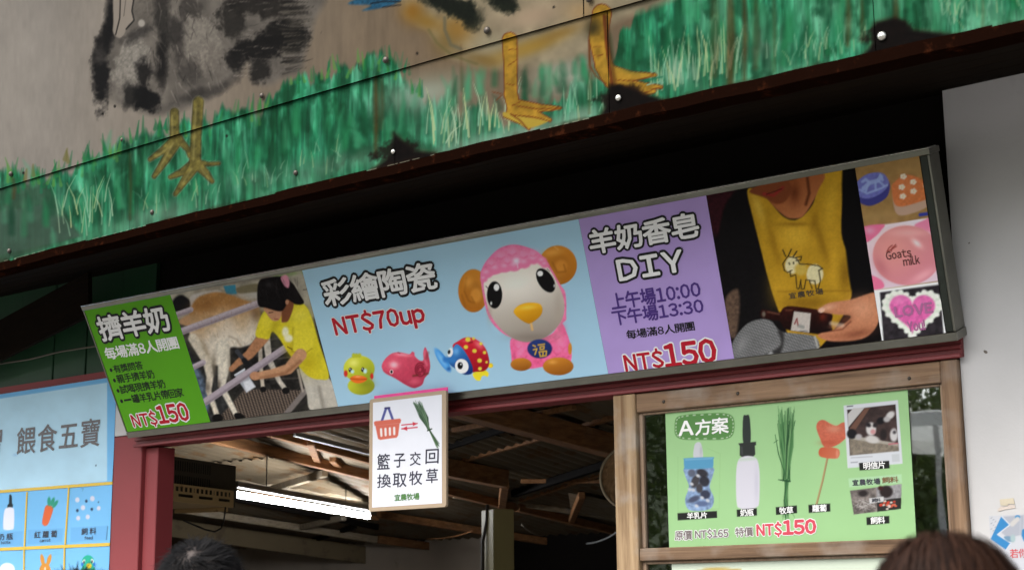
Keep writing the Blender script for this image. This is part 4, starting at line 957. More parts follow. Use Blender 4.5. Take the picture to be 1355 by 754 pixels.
def soap_photo(P):
    P.zoom(940, 200, 2.691)
    P.poly([(-20, 130), (90, 140), (60, 240), (30, 300), (-20, 300)], (44, 16, 22), 10, sm=False, nz=.3)
    P.poly([(130, 130), (60, 180), (30, 300), (30, 420), (60, 520), (100, 500), (110, 680), (250, 600), (200, 450), (160, 260)], (14, 12, 13), 4, nz=.3)
    P.poly([(52, 530), (96, 490), (104, 560), (90, 660), (60, 640)], (84, 66, 54), 4, nz=.3)
    P.poly([(132, 140), (170, 140), (205, 170), (258, 232), (310, 244), (366, 186), (392, 90), (470, 60), (466, 290), (500, 390), (505, 500), (470, 590), (380, 705), (300, 690), (240, 560), (205, 450), (180, 350), (150, 230)], (172, 132, 32), 2, nz=.06, nf=.1)
    for (cx, cy, rx, ry, c, a, r) in ((300, 300, 60, 50, (206, 164, 52), .8, 0), (170, 200, 16, 60, (204, 170, 70), .7, -18), (430, 180, 24, 90, (200, 158, 46), .7, 8), (395, 320, 14, 90, (120, 84, 16), .6, -18), (440, 400, 20, 100, (196, 152, 42), .6, 0), (225, 330, 14, 90, (132, 94, 18), .6, -14), (250, 480, 40, 60, (188, 146, 40), .6, 0), (480, 440, 20, 60, (110, 78, 16), .7, 0), (350, 540, 90, 24, (110, 78, 18), .7, 0), (300, 260, 60, 8, (120, 84, 18), .6, 0), (370, 250, 12, 50, (134, 96, 20), .6, 14), (380, 620, 60, 30, (96, 66, 14), .6, 0)):
        P.glow(cx, cy, rx, ry, c, a, r)
    P.poly([(500, 490), (470, 70), (560, 30), (600, 300), (600, 520), (560, 520)], (10, 9, 10), 3)
    P.line([(240, 500), (500, 497)], 6, (120, 84, 20), 3, .5)
    P.poly([(205, 168), (235, 120), (400, 80), (384, 140), (362, 186), (330, 232), (300, 240), (262, 230)], (140, 78, 42), 2.5, grad=((250, 130), (310, 236), (168, 104, 64)))
    P.glow(300, 150, 20, 40, (84, 38, 18), .7); P.line([(345, 95), (352, 150), (340, 190)], 10, (60, 26, 12), 3, .7)
    P.poly([(140, 140), (250, 90), (290, 130), (270, 175), (235, 188), (190, 165)], (112, 58, 32), 2.5); P.line([(190, 152), (225, 158), (258, 130)], 10, (132, 40, 36), 2.5); P.line([(200, 154), (255, 134)], 3, (60, 18, 16), 1)
    # printed goat
    ink = (44, 36, 20); wt = (206, 196, 152)
    P.ell(372, 438, 30, 36, wt, soft=2); P.ell(292, 405, 26, 32, wt, soft=2, rot=10); P.ell(322, 420, 22, 22, (184, 156, 70), soft=4)
    for pts, w in (([(264, 425), (258, 400), (275, 375), (305, 380), (318, 400)], 4), ([(264, 425), (275, 432), (290, 424)], 4), ([(268, 374), (258, 352)], 5), ([(278, 372), (288, 350)], 5), ([(296, 374), (308, 356)], 5), ([(300, 380), (325, 374), (322, 388), (305, 390)], 4), ([(318, 402), (345, 402), (384, 408), (400, 418), (386, 424)], 4), ([(386, 424), (392, 460), (384, 490), (376, 490), (372, 462)], 4), ([(372, 462), (340, 458), (334, 490), (324, 490), (322, 458)], 4), ([(322, 458), (316, 490), (308, 488), (304, 440), (286, 446), (284, 430)], 4), ([(352, 460), (362, 488)], 4), ([(280, 398), (282, 402)], 5), ([(296, 396), (297, 400)], 5)):
        P.line(pts, w, ink, 1.0, .9)
    # bottle
    P.poly([(181, 566), (200, 566), (245, 574), (262, 556), (300, 552), (425, 574), (430, 612), (424, 652), (300, 640), (262, 630), (245, 604), (185, 596)], (46, 16, 12), 2, nz=.3, grad=((300, 560), (300, 640), (18, 8, 8)))
    P.line([(205, 572), (245, 580)], 5, (130, 90, 70), 2, .6); P.line([(270, 566), (290, 566)], 6, (120, 70, 50), 2, .6); P.ell(190, 580, 6, 10, (100, 90, 80), soft=2); P.glow(400, 590, 12, 14, (120, 40, 24), .6)
    P.poly([(298, 570), (358, 577), (352, 646), (286, 638)], (176, 168, 160), 1.5, sm=False); P.line([(300, 615), (308, 595), (312, 620)], 4, (110, 40, 40), 1.2); P.line([(316, 622), (330, 626)], 12, (120, 124, 120), 2, .7); P.line([(320, 640), (345, 640)], 4, (110, 110, 110), 1)
    # hand
    P.poly([(384, 568), (400, 552), (432, 538), (500, 528), (600, 505), (600, 600), (570, 650), (520, 672), (430, 676), (385, 660), (392, 648), (430, 640), (462, 622), (492, 600), (496, 585), (440, 580)], (178, 116, 84), 2, nz=.06)
    for (cx, cy, rx, ry, c, a, r) in ((540, 560, 50, 40, (200, 142, 110), .8, 0), (420, 556, 30, 10, (208, 160, 132), .7, -12), (520, 650, 60, 16, (110, 60, 42), .7, -10), (480, 600, 24, 14, (96, 50, 34), .7, -30), (450, 625, 26, 8, (196, 136, 106), .6, 0), (440, 660, 40, 10, (150, 92, 66), .6, 0)): P.glow(cx, cy, rx, ry, c, a, r)
    P.line([(430, 640), (470, 634), (500, 606)], 5, (90, 46, 34), 2, .7); P.ell(396, 566, 12, 8, (206, 166, 144), rot=-20); P.line([(430, 612), (470, 620)], 14, (190, 168, 150), 3, .6)
    # woven hat
    h = P.poly([(76, 700), (90, 660), (130, 615), (175, 598), (215, 604), (250, 640), (300, 648), (372, 660), (384, 705), (300, 740), (90, 760)], (104, 104, 104), 2)
    hx = P.x[h]; hy = P.y[h]; P.c[h] *= (0.72+0.5*(np.sin(hx*1.5+hy*1.1)*np.sin(hy*2.1-hx*.35)*.5+.5)*(.6+.8*fbm(hx*.06, hy*.06, 6)))[:, None]
    P.poly([(240, 640), (262, 650), (250, 720), (205, 745), (180, 735), (250, 690)], (34, 32, 32), 4, a=.85); P.line([(372, 660), (384, 705)], 6, (158, 156, 152), 2); P.poly([(196, 730), (215, 712), (260, 745), (180, 760)], (150, 150, 150), 2, sm=False); P.glow(110, 690, 16, 40, (140, 140, 140), .5, 30)
    P.zoom(0, 0, 1); P.c *= 0.92; P.c *= (0.94+.12*fbm(P.x*.5, P.y*.5, 78, 3))[:, None]
painted('print_panel', SP, (d4+0.0006, d5, PV0, PV1), 0.0032, (12, 9, 10), soap_photo, M_PRINT, sign, gain=G_S)

def soaps(P):
    P.zoom(1110, 190, 2.693)
    P.poly([(20, 60), (380, 20), (400, 262), (60, 300)], (140, 110, 66), 1, sm=False, nz=.12, nf=.12)
    P.glow(120, 260, 80, 20, (160, 132, 84), .5, -6); P.glow(300, 80, 80, 30, (152, 122, 78), .5)
    P.poly([(58, 165), (62, 140), (100, 112), (150, 106), (175, 130), (182, 158), (166, 196), (112, 222), (68, 205)], (56, 56, 120), 1.5); P.poly([(58, 160), (64, 138), (100, 110), (150, 104), (174, 126), (176, 150), (150, 178), (105, 196), (66, 186)], (100, 104, 172), 1.5, nz=.08)
    for pts, w in (([(75, 165), (100, 178), (150, 160), (172, 148)], 7), ([(88, 160), (110, 140), (140, 132), (150, 118)], 15), ([(110, 140), (96, 128), (84, 136)], 10), ([(140, 132), (160, 150)], 8), ([(104, 145), (96, 170)], 8), ([(130, 140), (132, 166)], 8), ([(148, 112), (156, 130)], 9)): P.line(pts, w, (140, 158, 204), 1.6, .85)
    P.poly([(190, 165), (200, 140), (235, 116), (275, 122), (325, 150), (334, 185), (330, 215), (270, 246), (206, 250)], (168, 140, 122), 1.5); P.poly([(188, 158), (200, 136), (235, 112), (280, 120), (325, 146), (332, 185), (275, 212), (205, 222)], (184, 106, 62), 1.5, nz=.1)
    P.glow(240, 150, 40, 30, (200, 124, 80), .5)
    for (x, y) in ((230, 118), (265, 137), (224, 155), (266, 170), (228, 188), (312, 148)):
        for k in range(5): P.ell(x+7*math.cos(k*1.257), y+6*math.sin(k*1.257), 5.5, 4.5, (214, 196, 176), soft=1)
    P.line([(290, 254), (345, 246)], 12, (44, 54, 140), 1.5)
    P.poly([(80, 300), (345, 262), (372, 486), (115, 522)], (214, 198, 206), 1, sm=False, grad=((230, 280), (250, 510), (196, 176, 188)))
    P.poly([(82, 300), (160, 288), (150, 310), (125, 335), (95, 350)], (206, 96, 136), 2); P.poly([(270, 290), (300, 275), (346, 262), (354, 350), (330, 320), (290, 305)], (208, 120, 152), 2); P.poly([(108, 470), (150, 485), (160, 512), (116, 522)], (206, 104, 138), 2); P.glow(110, 310, 20, 14, (230, 170, 190), .6)
    P.ell(242, 398, 121, 106, (196, 128, 128), soft=1.5, grad=((200, 330), (310, 490), (188, 116, 128))); P.glow(200, 380, 70, 70, (208, 140, 132), .6); P.glow(278, 355, 22, 10, (236, 200, 200), .9, 40); P.glow(300, 470, 50, 16, (222, 164, 172), .6, -30); P.glow(150, 440, 20, 40, (170, 96, 104), .6, -30); P.glow(250, 318, 70, 14, (220, 164, 164), .6)
    for pts in ([(190, 362), (178, 372), (172, 384)], [(203, 360), (190, 372), (186, 384)], [(172, 386), (205, 366)]): P.line(pts, 4, (120, 40, 36), 1, .8)
    P.poly([(112, 524), (368, 490), (392, 690), (150, 720)], (206, 210, 210), 1, sm=False)
    P.poly([(146, 530), (360, 502), (374, 688), (160, 712)], (40, 36, 40), 1.5, sm=False, nz=.4, nf=.15)
    def heart(cx, cy, s_): return [(cx+s_*16*math.sin(t)**3*1.08, cy-s_*(13*math.cos(t)-5*math.cos(2*t)-2*math.cos(3*t)-math.cos(4*t))) for t in np.linspace(0, 2*math.pi, 32, endpoint=False)]
    P.poly(heart(262, 598, 6.1), (196, 204, 190), 2, nz=.1); 
    for t in np.linspace(0, 2*math.pi, 30, endpoint=False):
        P.ell(262+5.9*16*1.08*math.sin(t)**3, 598-5.9*(13*math.cos(t)-5*math.cos(2*t)-2*math.cos(3*t)-math.cos(4*t)), 9, 8, (206, 212, 200), soft=2)
    P.poly(heart(262, 596, 4.7), (190, 88, 146), 3, nz=.14, nf=.3); P.glow(215, 560, 24, 16, (214, 130, 176), .6); P.glow(300, 570, 24, 20, (206, 116, 164), .5)
    P.zoom(0, 0, 1)
painted('print_panel', SP, (d5+0.0006, d6, PV0, PV1), 0.0032, (140, 110, 66), soaps, M_PRINT, sign, gain=G_S)

for o_, l_ in zip([c for c in sign.children if c.name.startswith('print_panel')], ('green panel with milking price list', 'photo of a person in yellow milking a goat', 'light blue panel with painted ceramic sheep and small figures', 'purple panel with soap making times', 'photo of hands holding a brown bottle over a yellow shirt', 'three stacked photos of soaps')):
    o_['label'] = l_
# lettering on the sign
def Zt(x0, y0, sc): return lambda *pts: [(x/sc+x0, y/sc+y0) for x, y in pts]
H1 = 0.0012
M_WS = plain('sign_white_ink', (0.78, 0.78, 0.78), 0.5, spec=.3); M_RS = plain('sign_red_ink', (0.42, 0.012, 0.026), 0.5, spec=.1); M_KS = plain('sign_black_ink', (0.006, 0.006, 0.007), 0.5, spec=.2); M_PU = plain('sign_purple_ink', (0.060, 0.022, 0.19), 0.5, spec=.3)
def stext(s_, ext, mat, *a, **k): text('lettering', s_, SP, q(*ext), mat, sign, H1, *a, **k)
q = Zt(90, 380, 3.59)
stext('擠羊奶', ((140, 178), (488, 185), (195, 252), (178, 136)), M_WS, 0.030, M_KS, 0.125)
stext('每場滿8人開團', ((172, 300), (524, 265), (208, 341), (196, 284)), M_WS, 0.024)
stext('有獎問答', ((216, 388), (356, 370), (232, 406), (226, 368)), M_KS, 0.014)
stext('親手擠羊奶', ((232, 435), (410, 415), (247, 455), (240, 414)), M_KS, 0.014)
stext('試喝現擠羊奶', ((247, 485), (461, 458), (264, 505), (256, 464)), M_KS, 0.014)
stext('罐羊乳片帶回家', ((303, 525), (548, 497), (322, 549), (312, 508)), M_KS, 0.014)
stext('一', ((268, 536), (300, 531), (284, 537), (283, 531)), M_KS, 0.02)
for c in ((205, 393), (221, 442), (238, 491), (255, 540)):
    u, v = SP.uv(*q(c)[0]); b = MB(); b.plate(SP, [(u+.0085*math.cos(t), v+.0085*math.sin(t)) for t in np.linspace(0, 2*math.pi, 12, endpoint=False)], 0.0003, H1); b.build('bullet', M_KS, sign)
stext('NT$', ((306, 634), (421, 618), (318, 661), (300, 607)), M_RS, 0.03, M_WS, 0.10)
stext('150', ((420, 585), (572, 595), (456, 643), (440, 563)), M_RS, 0.035, M_WS, 0.09, gap=0.06)
q = Zt(400, 290, 3.016)
stext('彩繪陶瓷', ((82, 285), (540, 262), (125, 344), (112, 243)), M_WS, 0.028, M_KS, 0.12)
stext('NT$70up', ((128, 430), (487, 378), (137, 461), (122, 397)), M_RS, 0.035, M_WS, 0.075, gap=0.09)
q = Zt(740, 240, 2.9)
stext('羊奶香皂', ((115, 222), (537, 185), (172, 272), (150, 184)), M_WS, 0.030, M_KS, 0.12)
stext('DIY', ((226, 338), (473, 295), (248, 378), (228, 303)), M_WS, 0.028, M_KS, 0.12, gap=0.14)
stext('上午場10:00', ((200, 465), (541, 415), (225, 487), (212, 430)), M_PU, 0.026, gap=0.09)
stext('下午場13:30', ((205, 520), (553, 480), (240, 549), (228, 497)), M_PU, 0.026, gap=0.09)
stext('每場滿8人開團', ((258, 585), (520, 560), (280, 603), (274, 569)), M_KS, 0.018)
stext('NT$', ((252, 697), (399, 680), (263, 726), (248, 668)), M_RS, 0.03, M_WS, 0.10)
stext('150', ((402, 655), (602, 655), (442, 708), (424, 625)), M_RS, 0.035, M_WS, 0.085, gap=0.06)
q = Zt(940, 200, 2.691)
stext('宜農牧場', ((280, 515), (404, 512), (292, 524), (292, 503)), plain('shirt_ink', (0.03, 0.02, 0.008), .6), 0.012, cjkgap=.12)
q = Zt(1110, 190, 2.693)
M_BRI = plain('brown_ink', (0.12, 0.02, 0.016), 0.5)
stext('Goats', ((168, 397), (258, 390), (187, 412), (180, 384)), M_BRI, 0.018)
stext('milk', ((230, 422), (288, 416), (240, 434), (238, 413)), M_BRI, 0.018)
M_PKI = plain('pink_ink', (0.42, 0.13, 0.30), 0.5)
stext('LOVE', ((200, 597), (332, 575), (216, 616), (206, 582)), M_PKI, 0.05)
stext('You!', ((245, 648), (306, 640), (256, 668), (250, 634)), M_PKI, 0.03)

# ================================================================== HANGING PLACARD
PY = D-0.155
HP = Plane((0, PY, 0), (1, 0, 0), (0, 0, 1))
q = Zt(480, 500, 3.969)
def uvs(pl, pts): return [pl.uv(*p) for p in pts]
def rect_of(pl, L, R, B, T): return pl.uv(*L)[0], pl.uv(*R)[0], pl.uv(*B)[1], pl.uv(*T)[1]
u0, u1, v0, v1 = rect_of(HP, *q((33, 400), (438, 380), (240, 688), (230, 88)))
placard = thing('hanging_placard', 'small tan edged white placard with basket, arrows and grass hung under the sign', 'placard', tuple(HP.at((u0+u1)/2, v0)))
def rrect(u0, u1, v0, v1, r, n=4):
    out = []
    for cx, cy, a in ((u1-r, v0+r, -90), (u1-r, v1-r, 0), (u0+r, v1-r, 90), (u0+r, v0+r, 180)):
        for k in range(n+1): t = math.radians(a+90*k/n); out.append((cx+r*math.cos(t), cy+r*math.sin(t)))
    return out
b = MB(); b.plate(HP, rrect(u0, u1, v0, v1, 0.010), -0.012, 0.0); b.build('board', plain('kraft_board', (0.36, 0.27, 0.18), 0.7, 0.08, 30), placard, 0.001)
b = MB(); b.plate(HP, [(u0+.012, v1-.02), (u1-.004, v1-.02), (u1-.004, v1+.013), (u0+.012, v1+.013)], -0.016, -0.0125); b.build('pink_tape', plain('pink_tape', (0.72, 0.035, 0.25), 0.5), placard)
def plac(P):
    X, Y = P.x, P.y
    P.zoom(480, 500, 3.969)
    P.c *= (0.985+.03*fbm(X*.05, Y*.05, 4))[:, None]
    for a_ in ([(98, 232), (112, 190), (122, 160)], [(160, 224), (148, 190), (136, 158)]): P.line(a_, 13, (84, 88, 150), 1)
    P.line([(118, 158), (140, 156)], 10, (60, 62, 110), 1); P.ell(100, 232, 10, 10, (84, 88, 150)); P.ell(160, 224, 10, 10, (84, 88, 150))
    P.poly([(58, 232), (66, 226), (196, 212), (202, 220), (198, 236), (62, 250)], (206, 106, 88), 1, sm=False)
    P.poly([(66, 248), (194, 236), (186, 300), (178, 312), (92, 324), (80, 318)], (206, 106, 88), 1, sm=False)
    for k in range(4): P.line([(96+k*23, 268-k*2.4), (98+k*22.5, 302-k*2.8)], 11, (232, 226, 226), 1)
    for y, sgn in ((246, 1), (266, -1)):
        P.line([(205, y), (286, y-8)], 6, (196, 50, 66), .9)
        if sgn > 0: P.poly([(262, y-16), (288, y-8), (264, y+5)], (196, 50, 66), 1, sm=False)
        else: P.poly([(232, y-14), (206, y), (234, y+10)], (196, 50, 66), 1, sm=False)
    rs = np.random.default_rng(2)
    for k in range(46):
        tx = rs.uniform(262, 312); ty = rs.uniform(112, 150)+abs(tx-288)*.5; c = [(58, 84, 62), (84, 112, 84), (40, 62, 46), (112, 136, 108)][k % 4]
        P.line([(tx, ty), ((tx+350)/2+rs.normal(0, 8), (ty+272)/2), (350+rs.normal(0, 3), 272)], [2, 5, 4], c, .9, .9)
    for k in range(12): P.line([(350, 272), (392+rs.normal(0, 7), 356+rs.normal(0, 6))], [6, 3], [(70, 98, 66), (96, 122, 86), (50, 74, 50)][k % 3], .9, .9)
    P.line([(340, 276), (362, 266)], 6, (44, 60, 44), .9)
    P.zoom(0, 0, 1)
wi = rect_of(HP, *q((52, 400), (416, 370), (240, 667), (230, 108)))
painted('paper_sheet', HP, wi, 0.0022, (226, 228, 236), plac, M_PAPER, placard, h=0.0006, gain=0.85)
M_PEN = plain('marker_ink', (0.012, 0.011, 0.03), 0.5)
for s_, e_ in (('籃', ((78, 440), (143, 432), (112, 478), (108, 398))), ('子', ((166, 432), (224, 425), (196, 468), (194, 397))), ('交', ((250, 425), (306, 420), (280, 458), (276, 388))), ('回', ((332, 412), (400, 408), (366, 448), (362, 374))),
              ('換', ((78, 540), (150, 530), (112, 575), (108, 505))), ('取', ((160, 535), (232, 525), (196, 572), (192, 500))), ('牧', ((246, 522), (314, 515), (280, 560), (276, 488))), ('草', ((335, 505), (396, 500), (368, 550), (362, 476)))):
    text('lettering', s_, HP, q(*e_), M_PEN, placard, 0.0012, 0.012, jitter=0.05)
text('lettering', '宜農牧場', HP, q((168, 630), (298, 622), (180, 643), (180, 610)), plain('green_ink', (0.05, 0.16, 0.03), .6), placard, 0.0012, 0.03)
# ================================================================== BLUE FEEDING POSTER
BY = D-0.012
BP = Plane((0, BY, 0), (1, 0, 0), (0, 0, 1))
u1_ = BP.uv(149.5, 620)[0]; v1_ = BP.uv(75, 510)[1]
u0_ = BP.uv(-160, 660)[0]; v0_ = 1.25
poster = thing('feeding_poster', 'light blue animal feeding poster with yellow tape grid beside the red post', 'poster', (u1_-.4, BY, v0_))
def bpost(P):
    X, Y = P.x, P.y
    P.c *= (0.96+.08*fbm(X*.02, Y*.02, 5))[:, None]
    P.zoom(0, 480, 4.7125)
    P.poly([(-700, 350), (0, 222), (668, 122), (668, 735), (0, 806), (-700, 880)], (186, 224, 244), 1.2, sm=False, nz=.04, nf=.05)
    P.ell(598, 638, 4, 5, (60, 80, 100)); P.ell(95, 572, 12, 8, (160, 204, 236), soft=3)
    P.zoom(0, 610, 5.236)
    for (x0, x1, y0, y1) in ((-160, 160, 482, 600), (195, 440, 462, 575), (490, 745, 445, 560)):
        P.poly([(x0, y0+12), (x1, y0), (x1-8, y1-18), (x0-4, y1)], (104, 164, 216), 1, sm=False, a=.55)
    # icons
    P.poly([(64, 232), (74, 228), (82, 240), (84, 290), (90, 300), (88, 318), (50, 322), (52, 302), (62, 292)], (38, 48, 54), 1, sm=False)
    P.poly([(36, 330), (60, 318), (88, 322), (98, 345), (96, 455), (80, 472), (36, 474), (22, 456), (26, 370)], (222, 226, 240), 1.2)
    P.poly([(316, 310), (340, 302), (366, 318), (364, 350), (338, 425), (318, 446), (298, 440), (292, 416), (304, 350)], (216, 104, 62), 1.2)
    for (cx, cy, r) in ((340, 278, 0), (364, 280, 20), (382, 296, 35)): P.ell(cx, cy, 12, 32, (52, 150, 124), rot=r)
    for (x, y, r, c) in ((536, 266, 15, 0), (640, 258, 16, 0), (575, 320, 15, 0), (684, 324, 13, 0), (542, 393, 14, 0), (608, 384, 14, 0), (598, 275, 9, 1), (636, 331, 9, 1), (536, 340, 9, 1), (682, 282, 4, 1)):
        P.ell(x, y, r, r*1.15, (206, 210, 226) if not c else (52, 64, 88), soft=1.2)
    P.line([(738, 540), (746, 450)], 6, (50, 80, 110), 1, .7); P.line([(560, 190), (578, 186), (572, 204)], 3, (70, 110, 140), 1, .6)
    P.ell(50, 745, 52, 42, (226, 232, 240)); P.ell(294, 682, 14, 40, (206, 142, 62), rot=-10); P.ell(340, 682, 14, 40, (206, 142, 62), rot=16); P.ell(312, 760, 40, 56, (206, 142, 62)); P.line([(312, 735), (312, 760)], 8, (228, 222, 210), 1)
    P.ell(610, 700, 44, 52, (44, 170, 142)); P.ell(610, 760, 52, 46, (40, 160, 132)); P.ell(580, 694, 9, 16, (230, 235, 235), rot=20); P.ell(640, 690, 9, 16, (230, 235, 235), rot=-20); P.ell(582, 698, 5, 10, (30, 30, 30)); P.ell(638, 694, 5, 10, (30, 30, 30)); P.poly([(600, 712), (622, 704), (636, 724), (616, 744), (600, 732)], (206, 180, 46), 1.2)
    P.ell(570, 712, 8, 14, (40, 110, 190)); P.ell(652, 712, 8, 14, (40, 110, 190))
    P.zoom(0, 0, 1)
painted('poster_sheet', BP, (u0_, u1_, v0_, v1_), 0.004, (120, 186, 234), bpost, M_PAPER, poster, h=0.0, gain=0.9, warp=lambda u, v: 0.0022*(fbm(u*7, v*7, 3, 2)-.5))
M_TAPE = plain('yellow_tape', (0.62, 0.42, 0.035), 0.45, 0.10, 40)
def tape(p, w, par, pl, h=0.003, mat=M_TAPE):
    (ua, va), (ub, vb) = uvs(pl, p); b = MB(); d_ = np.array([ub-ua, vb-va]); d_ /= np.linalg.norm(d_); n_ = np.array([-d_[1], d_[0]])*w/2
    b.plate(pl, [(ua-n_[0], va-n_[1]), (ub-n_[0], vb-n_[1]), (ub+n_[0], vb+n_[1]), (ua+n_[0], va+n_[1])], 0.0012, h); return b.build('tape_strip', mat, par)
q = Zt(0, 610, 5.236)
tape(q((-700, 262), (782, 150)), 0.0135, poster, BP); tape(q((-700, 640), (763, 574)), 0.0145, poster, BP)
tape(q((190, 212), (172, 590)), 0.011, poster, BP, 0.0034); tape(q((480, 180), (454, 575)), 0.011, poster, BP, 0.0034)
tape(q((170, 600), (160, 1500)), 0.011, poster, BP, 0.0034); tape(q((450, 590), (430, 1500)), 0.011, poster, BP, 0.0034)
M_GRI = plain('grey_ink', (0.13, 0.12, 0.125), 0.6); M_DKI = plain('dark_ink', (0.022, 0.024, 0.035), 0.6)
q = Zt(0, 480, 4.7125)
text('lettering', '餵食五寶', BP, q((108, 490), (624, 430), (165, 565), (150, 402)), M_GRI, poster, 0.0022, 0.012, cjkgap=.1)
text('lettering', '習', BP, q((-110, 500), (12, 485), (-40, 585), (-50, 425)), M_GRI, poster, 0.0022, 0.012)
q = Zt(0, 610, 5.236)
for s_, e_ in (('奶瓶', ((-12, 520), (92, 512), (20, 545), (18, 500))), ('紅蘿蔔', ((240, 505), (398, 495), (262, 530), (260, 485))), ('飼料', ((566, 485), (668, 475), (590, 508), (588, 462)))):
    text('lettering', s_, BP, q(*e_), M_DKI, poster, 0.0022, 0.012, cjkgap=.28)
for s_, e_ in (('bottle', ((10, 562), (74, 557), (20, 572), (18, 550))), ('carrot', ((278, 548), (352, 543), (290, 558), (290, 542))), ('feed', ((588, 530), (644, 526), (596, 541), (594, 518)))):
    text('lettering', s_, BP, q(*e_), M_DKI, poster, 0.0022, 0.015)

# ================================================================== WINDOW
WPY = D-0.055
WP = Plane((0, WPY, 0), (1, 0, 0), (0, 0, 1))
win = thing('wooden_window', 'weathered wooden window frame between the counter opening and the white wall', 'window', (WP.uv(1040, 640)[0], WPY, 0.9))
q = Zt(820, 480, 2.751)
wl0 = WP.uv(813.5, 645)[0]; wl1 = WP.uv(842.5, 640)[0]; wr0 = WP.uv(1250.5, 600)[0]; wr1 = WX0-0.002
wt = (WP.uv(842, 545.5)[1]+WP.uv(1246, 505.5)[1])/2; wb1 = (WP.uv(886, 725.5)[1]+WP.uv(1210, 709.5)[1])/2; wb0 = (WP.uv(850, 743)[1]+WP.uv(960, 737.5)[1])/2
b = MB(); b.box(wl0, wl1, WPY, WPY+0.12, 0.9, BEAM_B-0.002); b.build('stile', M_WOODZ, win, 0.003)
b = MB(); b.box(wr0, wr1, WPY+0.004, WPY+0.11, 0.9, BEAM_B-0.002); b.build('stile', M_WOODR, win, 0.003)
b = MB(); b.box(wl1+0.001, wr0-0.001, WPY+0.006, WPY+0.10, wt, BEAM_B-0.003); b.build('rail', M_WOODX, win, 0.003)
b = MB(); b.box(wl1+0.001, wr0-0.001, WPY+0.004, WPY+0.09, wb0, wb1); b.build('rail', M_WOODX, win, 0.003)
b = MB(); b.box(wl1+0.001, wr0-0.001, WPY+0.004, WPY+0.09, 0.9, 1.0); b.build('rail', M_WOODX, win, 0.003)
# inner sash beads
M_BEAD = wood('bead_wood', (0.16, 0.10, 0.065), (0.30, 0.21, 0.14), 'Z', 0.3)
for ux in ((wl1+0.0015, wl1+0.016), (wr0-0.012, wr0-0.0015)):
    b = MB(); b.box(ux[0], ux[1], WPY+0.020, WPY+0.05, wb1+0.001, wt-0.001); b.build('bead', M_BEAD, win, 0.002)
    b = MB(); b.box(ux[0], ux[1], WPY+0.020, WPY+0.05, 1.001, wb0-0.001); b.build('bead', M_BEAD, win, 0.002)
for vz in ((wt-0.008, wt-0.001), (wb0-0.010, wb0-0.001)):
    b = MB(); b.box(wl1+0.017, wr0-0.013, WPY+0.020, WPY+0.05, *vz); b.build('bead', M_BEAD, win, 0.002)
def glass_mat():
    m = bpy.data.materials.new('window_glass'); m.use_nodes = True; N = m.node_tree.nodes; L = m.node_tree.links
    N.remove(N['Principled BSDF']); out = N['Material Output']
    tr = N.new('ShaderNodeBsdfTransparent'); tr.inputs[0].default_value = (0.75, 0.78, 0.76, 1)
    gl = N.new('ShaderNodeBsdfGlossy'); gl.inputs['Roughness'].default_value = 0.015; gl.inputs['Color'].default_value = (0.95, 0.97, 0.96, 1)
    lw = N.new('ShaderNodeFresnel'); lw.inputs['IOR'].default_value = 2.3
    tc = N.new('ShaderNodeTexCoord'); nz = N.new('ShaderNodeTexNoise'); nz.inputs['Scale'].default_value = 3.0
    bp = N.new('ShaderNodeBump'); bp.inputs['Strength'].default_value = 0.05; bp.inputs['Distance'].default_value = 0.01
    L.new(tc.outputs['Object'], nz.inputs['Vector']); L.new(nz.outputs['Fac'], bp.inputs['Height']); L.new(bp.outputs['Normal'], gl.inputs['Normal'])
    mx = N.new('ShaderNodeMixShader'); L.new(lw.outputs[0], mx.inputs[0]); L.new(tr.outputs[0], mx.inputs[1]); L.new(gl.outputs[0], mx.inputs[2]); L.new(mx.outputs[0], out.inputs[0])
    return m
M_GLASS = glass_mat()
for z0, z1 in ((wb1+0.0005, wt-0.0085), (1.0005, wb0-0.0105)):
    b = MB(); b.box(wl1+0.0165, wr0-0.0125, WPY+0.032, WPY+0.036, z0, z1); b.build('pane', M_GLASS, win)
for (x, y) in ((877, 531), (1202, 500), (975, 520)):
    p = onY(x, y, WPY); o = bpy.data.objects.new('screw', scr_me); COL.objects.link(o); o.parent = win
    o.location = Vector(p)+Vector((0, 0.006, 0))-win.location; o.scale = (.6, .6, .6)

